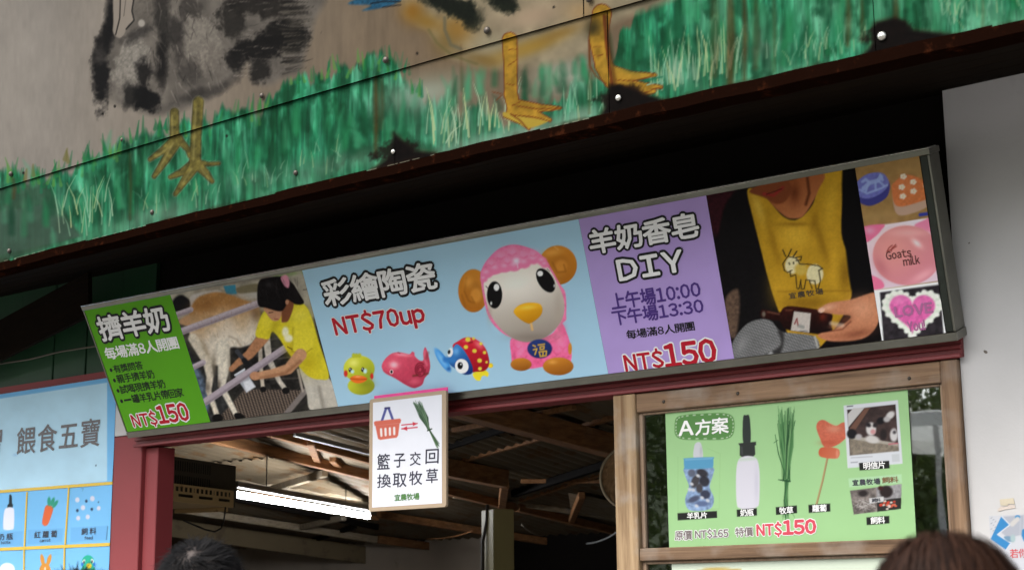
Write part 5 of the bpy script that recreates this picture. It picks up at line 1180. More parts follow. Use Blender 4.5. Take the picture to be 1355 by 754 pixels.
# ------------------------------------------------------------------ set menu poster on the upper pane
GPY = WPY+0.029
GP = Plane((0, GPY, 0), (1, 0, 0), (0, 0, 1))
gu0 = (GP.uv(880.5, 548)[0]+GP.uv(885.4, 722)[0])/2; gu1 = (GP.uv(1200.6, 515)[0]+GP.uv(1212.6, 707)[0])/2
gv0, gv1 = wb1+0.0006, wt-0.0086
setp = thing('set_menu_poster', 'pale green poster on the upper window pane showing milk bottles, grass and a lolly', 'poster', ((gu0+gu1)/2, GPY, gv0))
def gposter(P):
    X, Y = P.x, P.y
    P.c *= (0.98+.04*fbm(X*.02, Y*.02, 5))[:, None]
    P.zoom(820, 480, 2.751)
    badge = [(200, 235), (206, 200), (240, 188), (310, 183), (380, 182), (412, 196), (418, 232), (410, 264), (380, 278), (300, 280), (230, 278), (204, 264)]
    P.poly(badge, (96, 146, 82), 1.2)
    sb = smooth(np.array(badge), 5); c0 = sb.mean(0); sb = c0+(sb-c0)*np.array([.955, .90])
    for i in range(0, len(sb)-1, 2): P.line([sb[i], sb[i]*.45+sb[i+1]*.55], 3.2, (214, 228, 204), .9)
    # candy bottle
    P.line([(212, 340), (212, 540), (362, 530), (366, 330), (320, 310)], 1.6, (150, 192, 130), .8, .8)
    P.poly([(270, 345), (272, 300), (284, 288), (297, 296), (302, 345)], (206, 208, 214), 1.2); P.glow(296, 320, 5, 20, (170, 172, 180), .6)
    P.poly([(240, 380), (336, 380), (340, 405), (328, 450), (343, 492), (332, 528), (290, 538), (250, 532), (238, 496), (252, 450), (238, 408)], (138, 164, 200), 1.2, nz=.25, nf=.25)
    for (cx, cy, rx, ry, r, c) in ((300, 400, 22, 14, 20, (44, 40, 44)), (275, 430, 14, 26, 20, (62, 56, 56)), (308, 430, 18, 20, -30, (40, 38, 44)), (270, 495, 24, 10, -20, (70, 74, 96)), (312, 478, 18, 16, 20, (48, 50, 66)), (290, 455, 12, 18, 0, (64, 58, 58)), (300, 512, 26, 10, 0, (90, 104, 140)), (262, 400, 14, 14, 0, (90, 94, 110))):
        P.ell(cx, cy, rx, ry, c, rot=r, soft=2.5, a=.9)
    for (cx, cy) in ((262, 440), (255, 460), (268, 462), (285, 410), (320, 500), (280, 520), (300, 490)): P.ell(cx, cy, 7, 5, (204, 206, 212), soft=2, rot=30)
    P.poly([(234, 352), (240, 346), (336, 342), (341, 350), (340, 376), (330, 382), (242, 386), (235, 378)], (92, 158, 196), 1.2); P.line([(240, 352), (336, 347)], 4, (140, 192, 220), 1.5, .7)
    # milk bottle
    P.poly([(449, 200), (460, 190), (473, 198), (476, 288), (450, 290)], (52, 58, 56), 1.2); P.poly([(432, 292), (496, 286), (497, 298), (492, 300), (494, 332), (484, 342), (448, 344), (437, 336), (437, 302)], (50, 54, 52), 1.2, sm=False); P.line([(444, 306), (446, 332)], 5, (90, 94, 92), 2, .6)
    P.poly([(438, 346), (490, 342), (508, 385), (508, 500), (498, 524), (470, 532), (438, 528), (426, 508), (424, 400)], (218, 216, 226), 1.4); P.glow(498, 440, 8, 70, (196, 194, 210), .6); P.line([(440, 352), (490, 348)], 10, (190, 214, 190), 3, .6)
    # grass bundle
    rs = np.random.default_rng(8); gc = [(74, 124, 74), (52, 98, 58), (96, 146, 92), (38, 78, 46), (120, 162, 108)]
    for k in range(60):
        tx = rs.uniform(572, 642); ty = rs.uniform(155, 230); P.line([(tx, ty), ((tx*.65+608*.35)+rs.normal(0, 4), 300+rs.normal(0, 12)), (608+rs.normal(0, 5), 425)], [1.5, 6, 5], gc[k % 5], .9, .9)
    for k in range(24): P.line([(608+rs.normal(0, 4), 425), (606+rs.normal(0, 5), 500), (608+rs.normal(0, 9), 560+rs.uniform(-10, 16))], [6, 4, 1.5], gc[k % 5], .9, .8)
    P.line([(566, 260), (578, 330), (600, 400)], [2, 4, 3], gc[1], .9); P.line([(578, 424), (600, 428), (620, 430)], [3, 6, 6], gc[3], .9); P.line([(562, 290), (576, 280)], 2, gc[1], .8)
    # carrot lolly
    P.line([(756, 345), (738, 430), (716, 515)], 7, (176, 150, 108), .9); P.line([(759, 345), (741, 430), (719, 515)], 2, (120, 96, 60), .9, .6)
    P.poly([(733, 308), (795, 312), (792, 346), (730, 340)], (196, 96, 66), 1.4, grad=((740, 310), (790, 340), (206, 116, 88))); P.ell(792, 330, 5, 16, (220, 140, 112), soft=1.5)
    P.poly([(716, 236), (722, 214), (742, 207), (770, 222), (790, 228), (812, 216), (836, 222), (842, 240), (826, 270), (795, 296), (762, 308), (742, 302), (728, 272)], (202, 106, 82), 1.4, nz=.10, nf=.5); P.glow(780, 240, 26, 14, (222, 160, 132), .6); P.glow(760, 290, 30, 10, (176, 78, 56), .6)
    # postcard
    P.poly([(815, 155), (1013, 135), (1030, 366), (830, 382)], (216, 220, 226), 1, sm=False); P.line([(828, 158), (848, 156)], 4, (70, 70, 76), 1, .8)
    P.poly([(828, 170), (1004, 150), (1016, 318), (838, 336)], (66, 52, 50), 1, sm=False, nz=.3, nf=.15)
    P.poly([(830, 186), (850, 164), (892, 162), (832, 234)], (196, 194, 192), 1.2, sm=False); P.poly([(892, 164), (912, 162), (856, 246), (836, 240)], (112, 80, 66), 1.5, sm=False)
    P.poly([(836, 268), (880, 280), (1014, 292), (1016, 320), (838, 336)], (132, 122, 108), 2, sm=False, nz=.2); P.poly([(834, 262), (1014, 292), (1014, 302), (836, 276)], (170, 164, 152), 1.5, sm=False)
    for (cx, cy, rx, ry, r, c) in ((845, 258, 18, 18, 40, (26, 24, 28)), (870, 268, 12, 10, 0, (176, 172, 172)), (915, 240, 18, 24, 0, (212, 208, 206)), (905, 225, 10, 8, 30, (40, 36, 40)), (930, 226, 9, 8, -30, (44, 40, 42)), (922, 250, 9, 9, 0, (206, 150, 150)), (920, 278, 26, 14, 10, (206, 202, 198)), (950, 210, 16, 12, -30, (24, 22, 26)), (985, 190, 18, 12, -40, (208, 206, 204)), (972, 205, 12, 10, 0, (180, 178, 178)), (998, 262, 14, 24, 0, (206, 204, 204)), (1000, 252, 6, 6, 0, (70, 66, 70)), (960, 260, 12, 20, 0, (40, 34, 34))):
        P.ell(cx, cy, rx, ry, c, rot=r, soft=2.5)
    P.line([(980, 295), (1012, 292)], 5, (196, 90, 110), 1, .7); P.line([(842, 345), (920, 340)], 2.5, (150, 152, 158), .9, .8); P.line([(842, 362), (866, 360)], 3, (120, 122, 130), .9, .8); P.poly([(990, 332), (1018, 330), (1020, 358), (992, 360)], (200, 204, 208), 1, sm=False)
    # feed pack
    P.poly([(832, 420), (1026, 404), (1028, 436), (836, 452)], (178, 218, 172), 1.2, sm=False)
    P.poly([(838, 464), (1026, 440), (1024, 530), (852, 551)], (116, 108, 104), 1, sm=False, nz=.4, nf=.2)
    P.poly([(934, 452), (1026, 440), (1025, 490), (936, 500)], (150, 148, 150), 1, sm=False, nz=.2); P.poly([(936, 500), (1025, 490), (1024, 530), (938, 541)], (46, 44, 42), 1, sm=False)
    P.ell(970, 468, 24, 22, (44, 36, 36), soft=3); P.ell(950, 455, 10, 8, (60, 30, 30), soft=2); P.ell(886, 474, 18, 12, (46, 40, 40), soft=3); 
    for k in range(40): P.line([(846+rs.uniform(0, 84), 496+rs.uniform(0, 44)), (850+rs.uniform(0, 86), 496+rs.uniform(0, 44))], 2.5, [(170, 166, 160), (80, 74, 70), (206, 202, 198)][k % 3], 1, .5)
    for k in range(26): P.ell(985+rs.normal(0, 18), 518+rs.normal(0, 8), 5, 3.5, [(196, 62, 46), (210, 96, 70), (214, 200, 190)][k % 3], soft=1)
    P.poly([(908, 492), (960, 486), (961, 504), (910, 511)], (206, 206, 206), 1, sm=False)
    # black caption bars
    for p in ([(210, 546), (354, 538), (355, 563), (211, 572)], [(426, 533), (499, 528), (500, 554), (427, 559)], [(568, 524), (645, 518), (646, 546), (569, 552)], [(687, 516), (766, 511), (767, 540), (688, 545)], [(871, 363), (981, 355), (983, 383), (873, 391)], [(898, 561), (981, 556), (982, 583), (899, 589)]):
        P.poly(p, (36, 38, 36), 1, sm=False)
    P.zoom(0, 0, 1)
painted('poster_sheet', GP, (gu0, gu1, gv0, gv1), 0.0023, (164, 208, 148), gposter, M_PAPER, setp, h=0.0, gain=0.72)
M_GW = plain('poster_white_ink', (0.75, 0.75, 0.74), 0.6); M_GG = plain('poster_grey_ink', (0.13, 0.10, 0.10), 0.6); M_GR = plain('poster_red_ink', (0.50, 0.035, 0.065), 0.6)
q = Zt(820, 480, 2.751)
def gt(s_, ext, mat, *a, **k): text('lettering', s_, GP, q(*ext), mat, setp, 0.0010, *a, **k)
gt('A', ((216, 245), (268, 240), (240, 262), (240, 212)), M_GW, 0.03)
gt('方案', ((276, 240), (396, 225), (300, 262), (300, 205)), M_GW, 0.02)
gt('羊乳片', ((246, 556), (318, 551), (258, 567), (256, 544)), M_GW, 0.02); gt('奶瓶', ((440, 546), (488, 543), (450, 557), (450, 532)), M_GW, 0.02); gt('牧草', ((582, 537), (632, 533), (594, 549), (594, 524)), M_GW, 0.02)
gt('蘿蔔', ((702, 530), (754, 526), (714, 541), (714, 516)), M_GW, 0.02); gt('明信片', ((888, 375), (966, 370), (900, 387), (900, 362)), M_GW, 0.02); gt('飼料', ((914, 573), (966, 570), (926, 585), (926, 560)), M_GW, 0.02)
gt('原價', ((202, 630), (264, 626), (216, 644), (216, 612)), M_GG, 0.02, M_GW, 0.08); gt('NT$165', ((276, 625), (396, 618), (283, 636), (282, 610)), M_GG, 0.03, M_GW, 0.09, gap=.08)
gt('特價', ((422, 618), (486, 612), (436, 631), (436, 598)), M_GG, 0.02, M_GW, 0.08); gt('NT$', ((500, 606), (590, 602), (508, 627), (507, 588)), M_GR, 0.04, M_GW, 0.09); gt('150', ((596, 600), (714, 592), (612, 622), (611, 574)), M_GR, 0.05, M_GW, 0.09, gap=.07)
gt('宜農牧場', ((848, 438), (948, 428), (860, 445), (860, 424)), M_DKI, 0.03, cjkgap=.1); gt('飼料', ((955, 428), (1014, 424), (966, 437), (966, 415)), plain('brownish_ink', (.16, .07, .02), .6), 0.02)
gt('飼料', ((918, 502), (950, 498), (924, 506), (924, 492)), M_DKI, 0.02)
# second poster, only its top shows
b = MB(); lp = thing('lower_poster', 'cream poster on the lower window pane, only its top edge showing', 'poster', ((gu0+gu1)/2, GPY, 1.1))
lz = (GP.uv(890, 746.5)[1]+GP.uv(1010, 740.5)[1])/2
def lpost(P):
    P.zoom(820, 690, 6.775); P.poly([(690, 440), (720, 425), (800, 414), (960, 412), (1060, 424), (1090, 440), (1090, 600), (690, 600)], (196, 170, 96), 1.2); P.zoom(0, 0, 1)
painted('poster_sheet', GP, (gu0+.008, gu1, 1.06, lz), 0.006, (212, 224, 204), lpost, M_PAPER, lp, gain=0.72)

# ================================================================== PAPER NOTICE ON THE WHITE WALL
NPY = WY-0.001
NP = Plane((0, NPY, 0), (1, 0, 0), (0, 0, 1))
q = Zt(1270, 640, 6.612)
nu0 = NP.uv(*q((262, 380))[0])[0]; nv1 = NP.uv(*q((400, 272))[0])[1]
notice = thing('wall_notice', 'white paper notice with blue arrow shapes taped to the white wall', 'notice', (nu0+.1, NPY, nv1-.3))
def noti(P):
    P.zoom(1270, 640, 6.612)
    P.poly([(262, 270), (900, 255), (900, 900), (262, 900)], (206, 208, 214), 1, sm=False)
    P.poly([(372, 285), (560, 270), (560, 440), (420, 470), (360, 420), (440, 355)], (176, 180, 190), 2, sm=False)
    P.poly([(362, 284), (438, 356), (330, 440), (446, 516), (404, 574), (270, 480)], (62, 138, 196), 1, sm=False); P.line([(368, 282), (438, 356), (330, 440), (446, 516), (402, 580)], 9, (216, 222, 230), 1)
    P.ell(506, 292, 24, 22, (62, 138, 196)); P.line([(460, 350), (505, 305)], 40, (206, 202, 198), 2); P.poly([(385, 462), (440, 456), (470, 500), (420, 500)], (120, 152, 176), 1.5); P.ell(465, 475, 22, 34, (168, 190, 192), soft=2)
    P.line([(530, 300), (528, 440)], 12, (184, 188, 198), 2); P.poly([(545, 400), (580, 380), (620, 430), (560, 500), (540, 450)], (62, 138, 196), 1, sm=False)
    for k in range(9): P.line([(272+(k % 3)*18, 298+k*16), (284+(k % 3)*16, 292+k*16)], 4, (110, 116, 126), .9, .8)
    P.zoom(0, 0, 1)
painted('notice_sheet', NP, (nu0, nu0+0.30, nv1-.30, nv1), 0.0022, (206, 208, 214), noti, M_PAPER, notice, h=0.0006, gain=0.72)
text('lettering', '若你', NP, q((440, 605), (590, 590), (470, 645), (465, 568)), plain('soft_red_ink', (.5, .06, .07), .6), notice, 0.0012, 0.01)
# torn scrap of old paper above it
scrap = thing('torn_paper_scrap', 'torn yellowed scrap of old paper stuck on the white wall above the notice', 'paper', tuple(NP.pt(*q((420, 185))[0])))
b = MB(); b.plate(NP, uvs(NP, q((350, 135), (470, 122), (482, 176), (428, 172), (415, 190), (358, 186))), 0.0002, 0.0012); b.build('upper_piece', plain('old_paper', (0.50, 0.44, 0.33), 0.8, 0.15, 60), scrap)
b = MB(); b.plate(NP, uvs(NP, q((360, 194), (416, 198), (430, 180), (484, 184), (486, 210), (400, 222), (340, 240), (330, 226))), 0.0002, 0.0010); b.build('lower_piece', plain('glue_stain', (0.50, 0.43, 0.38), 0.8, 0.15, 60), scrap)

# ================================================================== INSIDE THE STALL
# fluorescent lamp
lamp = thing('fluorescent_lamp', 'lit white fluorescent tube lamp under the stall roof', 'lamp', tuple(RP.pt(400, 668)-np.array([0, 0, .16])))
LA = RP.pt(309, 652)-np.array([0, 0, .19]); LB = RP.pt(487, 682)-np.array([0, 0, .19])
LA = onZ(310, 653, LA[2]); LB = onZ(487, 682.5, LA[2])
m, N, L, bs = nt('lit_tube'); bs.inputs['Emission Color'].default_value = (0.93, 0.95, 1.0, 1); bs.inputs['Emission Strength'].default_value = 32.0
bs.inputs['Base Color'].default_value = (0.8, 0.8, 0.8, 1)
b = MB(); b.tube([LA, LB], 0.021, 14); b.build('tube', m, lamp, sm=True)
b = MB(); b.beam(LA+[0, 0, .062], LB+[0, 0, .062], 0.05, 0.04); b.build('housing', plain('lamp_housing', (0.07, 0.068, 0.06), 0.6, .1), lamp, 0.004)
for P_, Q_ in ((LA, LB), (LB, LA)):
    dv = (P_-Q_)/np.linalg.norm(P_-Q_); b = MB(); b.beam(P_+dv*.002+[0, 0, .012], P_+dv*.03+[0, 0, .012], .045, .075); b.build('lamp_holder', plain('lamp_housing', (0.45, 0.45, 0.43), 0.5), lamp, 0.003)
for t in (.2, .8):
    p = LA+(LB-LA)*t; b = MB(); b.tube([p+[0, 0, .07], p+[0, 0, .30]], .004, 5); b.build('hanger', M_BLACK, lamp)

# equipment shelf against the left wall of the room
E0 = onY(209, 634, 5.0)
EP = Plane(E0, dd, (0, 0, 1))
M_SHELF = worn('shelf_steel', (0.66, 0.46, 0.22), (0.30, 0.15, 0.06), 0.62, 14, 0.6)
shelf = thing('perforated_shelf', 'cream perforated steel shelf inside the opening next to the red post', 'shelf', tuple(E0-np.array([0, 0, .06])))
(ea, eb) = EP.uv(205, 634)[0], EP.uv(309, 665)[0]
ev1 = EP.uv(250, 641.5)[1]; ev0 = EP.uv(250, 665)[1]; Hs = ev1-ev0
def holes(n):                                  # face plate with real openings: strips between rows of holes
    b = MB(); U = ea-.02; Wd = eb-U
    rows = [(0, .30), (.46, .60), (.86, 1.0)]
    for r0, r1 in rows: b.plate(EP, [(U, ev0+Hs*r0), (eb, ev0+Hs*r0), (eb, ev0+Hs*r1), (U, ev0+Hs*r1)], -.0015, 0)
    k = 4; cell = Wd/k
    for i in range(k):                          # webs between the slots
        b.plate(EP, [(U+cell*(i-.08)+.0, ev0+Hs*.30), (U+cell*(i+.22), ev0+Hs*.30), (U+cell*(i+.22), ev0+Hs*.46), (U+cell*(i-.08), ev0+Hs*.46)], -.0015, 0)
        for j in range(5):
            c = U+cell*(i+j/4.6); b.plate(EP, [(c, ev0+Hs*.60), (c+cell*.09, ev0+Hs*.60), (c+cell*.09, ev0+Hs*.86), (c, ev0+Hs*.86)], -.0015, 0)
    b.plate(EP, [(eb-.035, ev0+Hs*.30), (eb, ev0+Hs*.30), (eb, ev0+Hs*.86), (eb-.035, ev0+Hs*.86)], -.0016, 0.0001)
    return b
holes(4).build('face_plate', M_SHELF, shelf)
b = MB(); n_ = -EP.N
Vv = [EP.at(ea-.02, ev0, -.003), EP.at(eb, ev0, -.003), EP.at(eb, ev0, -.32), EP.at(ea-.02, ev0, -.32)]
b.add(Vv+[v+np.array([0, 0, .004]) for v in Vv], [(3,2,1,0),(4,5,6,7),(0,1,5,4),(1,2,6,5),(2,3,7,6),(3,0,4,7)]); b.build('tray', M_SHELF, shelf)
for uu in (ea+.03, eb-.05):
    b = MB(); b.beam(EP.at(uu, ev0-.012, -.32), EP.at(uu, ev0-.012, -.01), .025, .02); b.build('bracket', M_SHELF, shelf)
# amplifier box standing on the shelf
M_AMP = plain('amp_case', (0.085, 0.068, 0.045), 0.55, .15, 20)
BXp = Plane(EP.at(0, 0, -.03), dd, (0, 0, 1))
amp = thing('amplifier_box', 'dark brown vented equipment box standing on the perforated shelf', 'amplifier', tuple(EP.at((ea+eb)/2, ev0+.006, -.15)))
au0, au1 = ea-.05, BXp.uv(312, 640)[0]; av0 = ev0+.0042; av1 = BXp.uv(260, 608)[1]
b = MB(); Vv = [BXp.at(au0, av0, 0), BXp.at(au1, av0, 0), BXp.at(au1, av0, -.27), BXp.at(au0, av0, -.27)]
b.add(Vv+[v+np.array([0, 0, av1-av0]) for v in Vv], [(3,2,1,0),(4,5,6,7),(0,1,5,4),(1,2,6,5),(2,3,7,6),(3,0,4,7)]); b.build('case', M_AMP, amp, .003)
M_SLOT = plain('amp_slot', (0.006, 0.005, 0.004), .8)
for (ax, bx_, cy, dy) in ((232, 279, 609, 622), (232, 278, 628, 640)):
    ua = BXp.uv(ax, cy)[0]; ub = BXp.uv(bx_, cy)[0]; va = BXp.uv(255, dy+3)[1]; vb = BXp.uv(255, cy+3)[1]
    for k in range(16):
        c = ua+(ub-ua)*k/15.5; b = MB(); b.plate(BXp, [(c, va), (c+.0065, va), (c+.0065, vb), (c, vb)], 0.0005, 0.0022); b.build('vent_slot', M_SLOT, amp)
# cables
cable = thing('cable_bundle', 'bundle of looped black cables hanging below the perforated shelf', 'cable', tuple(EP.pt(220, 680)))
rs = random.Random(4)
for k in range(9):
    a0 = EP.pt(211+k*3.4, 652+k*.6, -.05-.02*(k % 3)); lowx = 206+rs.uniform(-2, 22); lowy = 690+rs.uniform(0, 28)
    lo = EP.pt(lowx, lowy, -.05-.03*(k % 4)); hi = EP.pt(207+rs.uniform(-6, 6), 680, -.08)
    pts = []
    for t in np.linspace(0, 1, 14):
        p = a0*(1-t)**2+2*(a0*.2+lo*.8)*t*(1-t)+lo*t*t; p = p+EP.U*(.03*math.sin(t*math.pi)*(1 if k % 2 else -.6)); pts.append(p)
    for t in np.linspace(0.1, 1, 10):
        pts.append(lo*(1-t)+hi*t+EP.U*(-.05*math.sin(t*math.pi))-np.array([0, 0, .03*math.sin(t*math.pi)]))
    b = MB(); b.tube(pts, .006, 6); b.build('cable', M_CABLE, cable, sm=True)
pc = thing('power_cord', 'single black cord drooping from the end of the perforated shelf', 'cord', tuple(EP.pt(300, 670)))
pts = [EP.pt(*p, -.005) for p in ((305, 652), (300, 663), (299, 676), (297, 690), (293, 699), (285, 703), (272, 700), (258, 694), (244, 688))]
b = MB(); b.tube(pts, .0045, 6); b.build('cord', M_CABLE, pc, sm=True)
# painted post further back
ppA = onY(637, 720, 7.6)
post = thing('roof_post', 'pale yellow square post holding up the roof at the back of the stall', 'post', (ppA[0]+.06, 7.7, 0.03))
wA = onY(665, 720, 7.6); wd = wA[0]-ppA[0]
az = math.radians(26); e1 = np.array([math.cos(az), math.sin(az)*-1, 0]); e2 = np.array([math.sin(az), math.cos(az), 0])
A0 = np.array([ppA[0], 7.6, 0.03]); topz = onY(650, 674, 7.6)[2]
b = MB(); sq = [A0, A0+e1*wd*1.05, A0+e1*wd*1.05+e2*.14, A0+e2*.14]
b.add(sq+[p+np.array([0, 0, topz-.03]) for p in sq], [(3,2,1,0),(4,5,6,7),(0,1,5,4),(1,2,6,5),(2,3,7,6),(3,0,4,7)]); b.build('shaft', worn('post_paint', (0.42, 0.36, 0.16), (0.28, 0.22, 0.10), .66, 8), post, .004)
b = MB(); c0 = (A0+e1*wd*.4)-e2*.012
b.tube([c0+np.array([.03, 0, topz]), c0+np.array([.02, 0, topz-.10]), c0+np.array([-.01, 0, topz-.22]), c0+np.array([-.015, 0, topz-.8])], .011, 6); b.build('conduit', plain('conduit', (.05, .04, .03), .6), post, sm=True)
# loose wires under the roof
for p0, p1, sag, lab in (((690, 680), (720, 694), .03, 'thin pale wire hanging from the roof post'), ((776, 706), (816, 690), .02, 'white wire curving below the rafter beside the window'), ((565, 700), (625, 689), .02, 'orange wire strung under the roof near the placard')):
    a0 = RP.pt(*p0)-[0, 0, .08]; b0 = RP.pt(*p1)-[0, 0, .08]
    wo = MB(); wo.tube([a0*(1-t)+b0*t-np.array([0, 0, sag*4*t*(1-t)]) for t in np.linspace(0, 1, 9)], .006, 5)
    o = wo.build('loose_wire', plain('wire_'+lab.split()[0], {'thin': (.3, .26, .2), 'white': (.55, .55, .55), 'orange': (.35, .16, .06)}[lab.split()[0]], .6), None, sm=True)
    o['label'] = lab; o['category'] = 'wire'; o['group'] = 'wires under the roof'
# round woven tray half hidden by the window post
TY = 5.3
tc_ = onY(837, 632, TY); tr_ = 42.5/FPX*np.linalg.norm(tc_-CAM)*.985
tray = thing('woven_tray', 'round brown woven tray hanging half behind the wooden window post', 'tray', tuple(tc_-np.array([0, 0, tr_])))
vd = (CAM-tc_)/np.linalg.norm(CAM-tc_); tx = np.cross((0, 0, 1), vd); tx /= np.linalg.norm(tx); ty = np.cross(vd, tx)
V = []; F = []; nr, na = 12, 48
for i in range(nr+1):
    r = tr_*.97*i/nr
    for k in range(na):
        a = 2*math.pi*k/na; hgt = -.035+.03*(i/nr)**3+.0016*((i+k) % 2)
        V.append(tc_+tx*r*math.cos(a)+ty*r*math.sin(a)+vd*hgt)
for i in range(nr):
    for k in range(na): F.append((i*na+k, i*na+(k+1) % na, (i+1)*na+(k+1) % na, (i+1)*na+k))
mesh('weave', V, F, wood('woven_cane', (.16, .09, .04), (.36, .22, .11), 'X', .1), tray)
b = MB(); b.tube([tc_+tx*tr_*math.cos(a)+ty*tr_*math.sin(a) for a in np.linspace(0, 2*math.pi, 41)], .006, 6); b.build('rim', plain('cane_rim', (.24, .19, .12), .6), tray, sm=True)
b = MB(); b.tube([tc_+ty*tr_, tc_+ty*(tr_+.25)], .002, 5); b.build('hanger', M_BLACK, tray)
# thin cable across the green boards
cw = thing('wall_cable', 'thin grey cable strung across the dark green boards left of the sign', 'cable', tuple(onY(60, 476, D-.02)))
b = MB(); b.tube([onY(x, y, D-.02) for x, y in ((-60, 487), (0, 481), (40, 475), (80, 465), (125, 458), (180, 450))], .0045, 6); b.build('cable', plain('grey_cable', (.09, .08, .06), .6), cw, sm=True)

# ================================================================== PEOPLE (seen from behind, only the tops of their heads in view)
def person(at_px, dist, top_px, label, cloth, trousers, hair_col, style, facing, seed):
    rs = np.random.default_rng(seed)
    w = ray(*top_px); k = dist/np.linalg.norm(w[:2]); top = CAM+w*k
    H = top[2]; base = np.array([top[0], top[1], 0.0])
    per = thing('person', label, 'person', tuple(base))
    S = H/1.72
    bm = bmesh.new(); sk = bm.verts.layers.skin.verify()
    vs = {}
    def v(n, x, y, z, rx, ry=None):
        q_ = bm.verts.new((x*S, y*S, z*S)); q_[sk].radius = (rx*S, (ry or rx)*S); vs[n] = q_; return q_
    def e(*ns):
        for a, c in zip(ns, ns[1:]): bm.edges.new((vs[a], vs[c]))
    v('pelvis', 0, 0, .96, .145, .11); v('waist', 0, 0, 1.10, .13, .10); v('chest', 0, 0, 1.30, .155, .11); v('neckb', 0, -.01, 1.43, .07); v('neck', 0, .0, 1.48, .052)
    v('jaw', 0, .012, 1.545, .066, .074); v('head', 0, .008, 1.61, .075, .090); v('crown', 0, .0, 1.665, .062, .075)
    e('pelvis', 'waist', 'chest', 'neckb', 'neck', 'jaw', 'head', 'crown')
    v('nose', 0, .112, 1.585, .012); e('head', 'nose')
    for s_ in (-1, 1):
        n_ = 'L' if s_ < 0 else 'R'
        v('ear'+n_, s_*.088, -.005, 1.60, .016); e('head', 'ear'+n_)
        v('hip'+n_, s_*.10, 0, .90, .095); v('knee'+n_, s_*.11, .015, .49, .060); v('ank'+n_, s_*.11, -.01, .09, .042); v('toe'+n_, s_*.125, .15, .035, .034)
        e('pelvis', 'hip'+n_, 'knee'+n_, 'ank'+n_, 'toe'+n_)
        v('sh'+n_, s_*.19, -.01, 1.38, .060); v('el'+n_, s_*.235, -.03, 1.10, .043); v('wr'+n_, s_*.24, .04, .86, .030); v('pm'+n_, s_*.24, .06, .80, .036, .018)
        e('chest', 'sh'+n_, 'el'+n_, 'wr'+n_, 'pm'+n_)
        for i, (dx, ln) in enumerate(((-.026, .066), (-.009, .075), (.009, .07), (.026, .055))):
            v('f%d%s' % (i, n_), s_*.24, .06+dx, .755, .0095); v('g%d%s' % (i, n_), s_*.235, .065+dx, .755-ln*.5, .0085); v('h%d%s' % (i, n_), s_*.225, .066+dx, .755-ln, .0075)
            e('pm'+n_, 'f%d%s' % (i, n_), 'g%d%s' % (i, n_), 'h%d%s' % (i, n_))
        v('t1'+n_, s_*.235, .105, .80, .011); v('t2'+n_, s_*.228, .118, .765, .009); e('pm'+n_, 't1'+n_, 't2'+n_)
    vs['pelvis'][sk].use_root = True
    me = bpy.data.meshes.new('body'); bm.to_mesh(me); bm.free()
    m_, N, L, bs = nt('body_clothes')
    tcn = N.new('ShaderNodeTexCoord'); sx = N.new('ShaderNodeSeparateXYZ'); L.new(tcn.outputs['Object'], sx.inputs[0])
    mr = N.new('ShaderNodeMapRange'); mr.inputs['From Max'].default_value = 2.0; L.new(sx.outputs['Z'], mr.inputs['Value'])
    cr = N.new('ShaderNodeValToRGB'); cr.color_ramp.interpolation = 'CONSTANT'; ce = cr.color_ramp.elements
    skin = (.42, .24, .16)
    ce[0].position = 0; ce[0].color = (.03, .03, .03, 1); ce[1].position = .045; ce[1].color = (*trousers, 1)
    for p_, c_ in ((.98*S/2, cloth), (1.45*S/2, skin)):
        x_ = ce.new(p_); x_.color = (*c_, 1)
    L.new(mr.outputs[0], cr.inputs[0]); L.new(cr.outputs[0], bs.inputs['Base Color']); bs.inputs['Roughness'].default_value = .8
    me.materials.append(m_)
    bo = bpy.data.objects.new('body', me); COL.objects.link(bo); bo.parent = per; per.rotation_euler = (0, 0, facing)
    sm_ = bo.modifiers.new('skin', 'SKIN'); sm_.use_smooth_shade = True; bo.modifiers.new('sub', 'SUBSURF').levels = 2; bo.modifiers['sub'].render_levels = 2
    # hair: a scalp cap plus ribbons
    c = np.array([0, -.005, 1.61])*S; rad = np.array([.084, .100, .104])*S
    V = []; F = []
    def ribbon(pts, wd):
        pts = np.array(pts); b0 = len(V)
        for i, p in enumerate(pts):
            t = pts[min(i+1, len(pts)-1)]-pts[max(i-1, 0)]; n = p-c; n /= np.linalg.norm(n)+1e-9
            s_ = np.cross(t, n); s_ /= np.linalg.norm(s_)+1e-9; ww = wd*(1-.75*(i/(len(pts)-1))**2)
            V.append(p+s_*ww/2); V.append(p-s_*ww/2)
        for i in range(len(pts)-1): F.append((b0+2*i, b0+2*i+1, b0+2*i+3, b0+2*i+2))
    if style == 'short':
        crown = np.array([-.10, -.62, .78]); crown /= np.linalg.norm(crown)
        for _ in range(11000):
            d_ = rs.normal(size=3); d_ /= np.linalg.norm(d_)
            if d_[2] < -.35 or (d_[1] > .55 and d_[2] < .35): continue
            ang = math.acos(np.clip(d_@crown, -1, 1))
            if ang < .16 and rs.random() > ang/.16: continue
            away = d_*(d_@crown)-crown; away /= np.linalg.norm(away)+1e-9; swirl = np.cross(d_, away)
            g = away+swirl*(.75*math.exp(-ang*1.3))+rs.normal(0, .24, 3); lift = .16+.22*rs.random(); ln = rs.uniform(.018, .036)*S
            p = c+d_*rad; pts = [p]
            for i in range(4):
                st = g*(1-.0)+d_*lift*(.75-.20*i); st /= np.linalg.norm(st); p = p+st*ln/4; pts.append(p)
            ribbon(pts, .0016)
    else:
        part = np.array([.12, -.05, 1.0]); part /= np.linalg.norm(part)
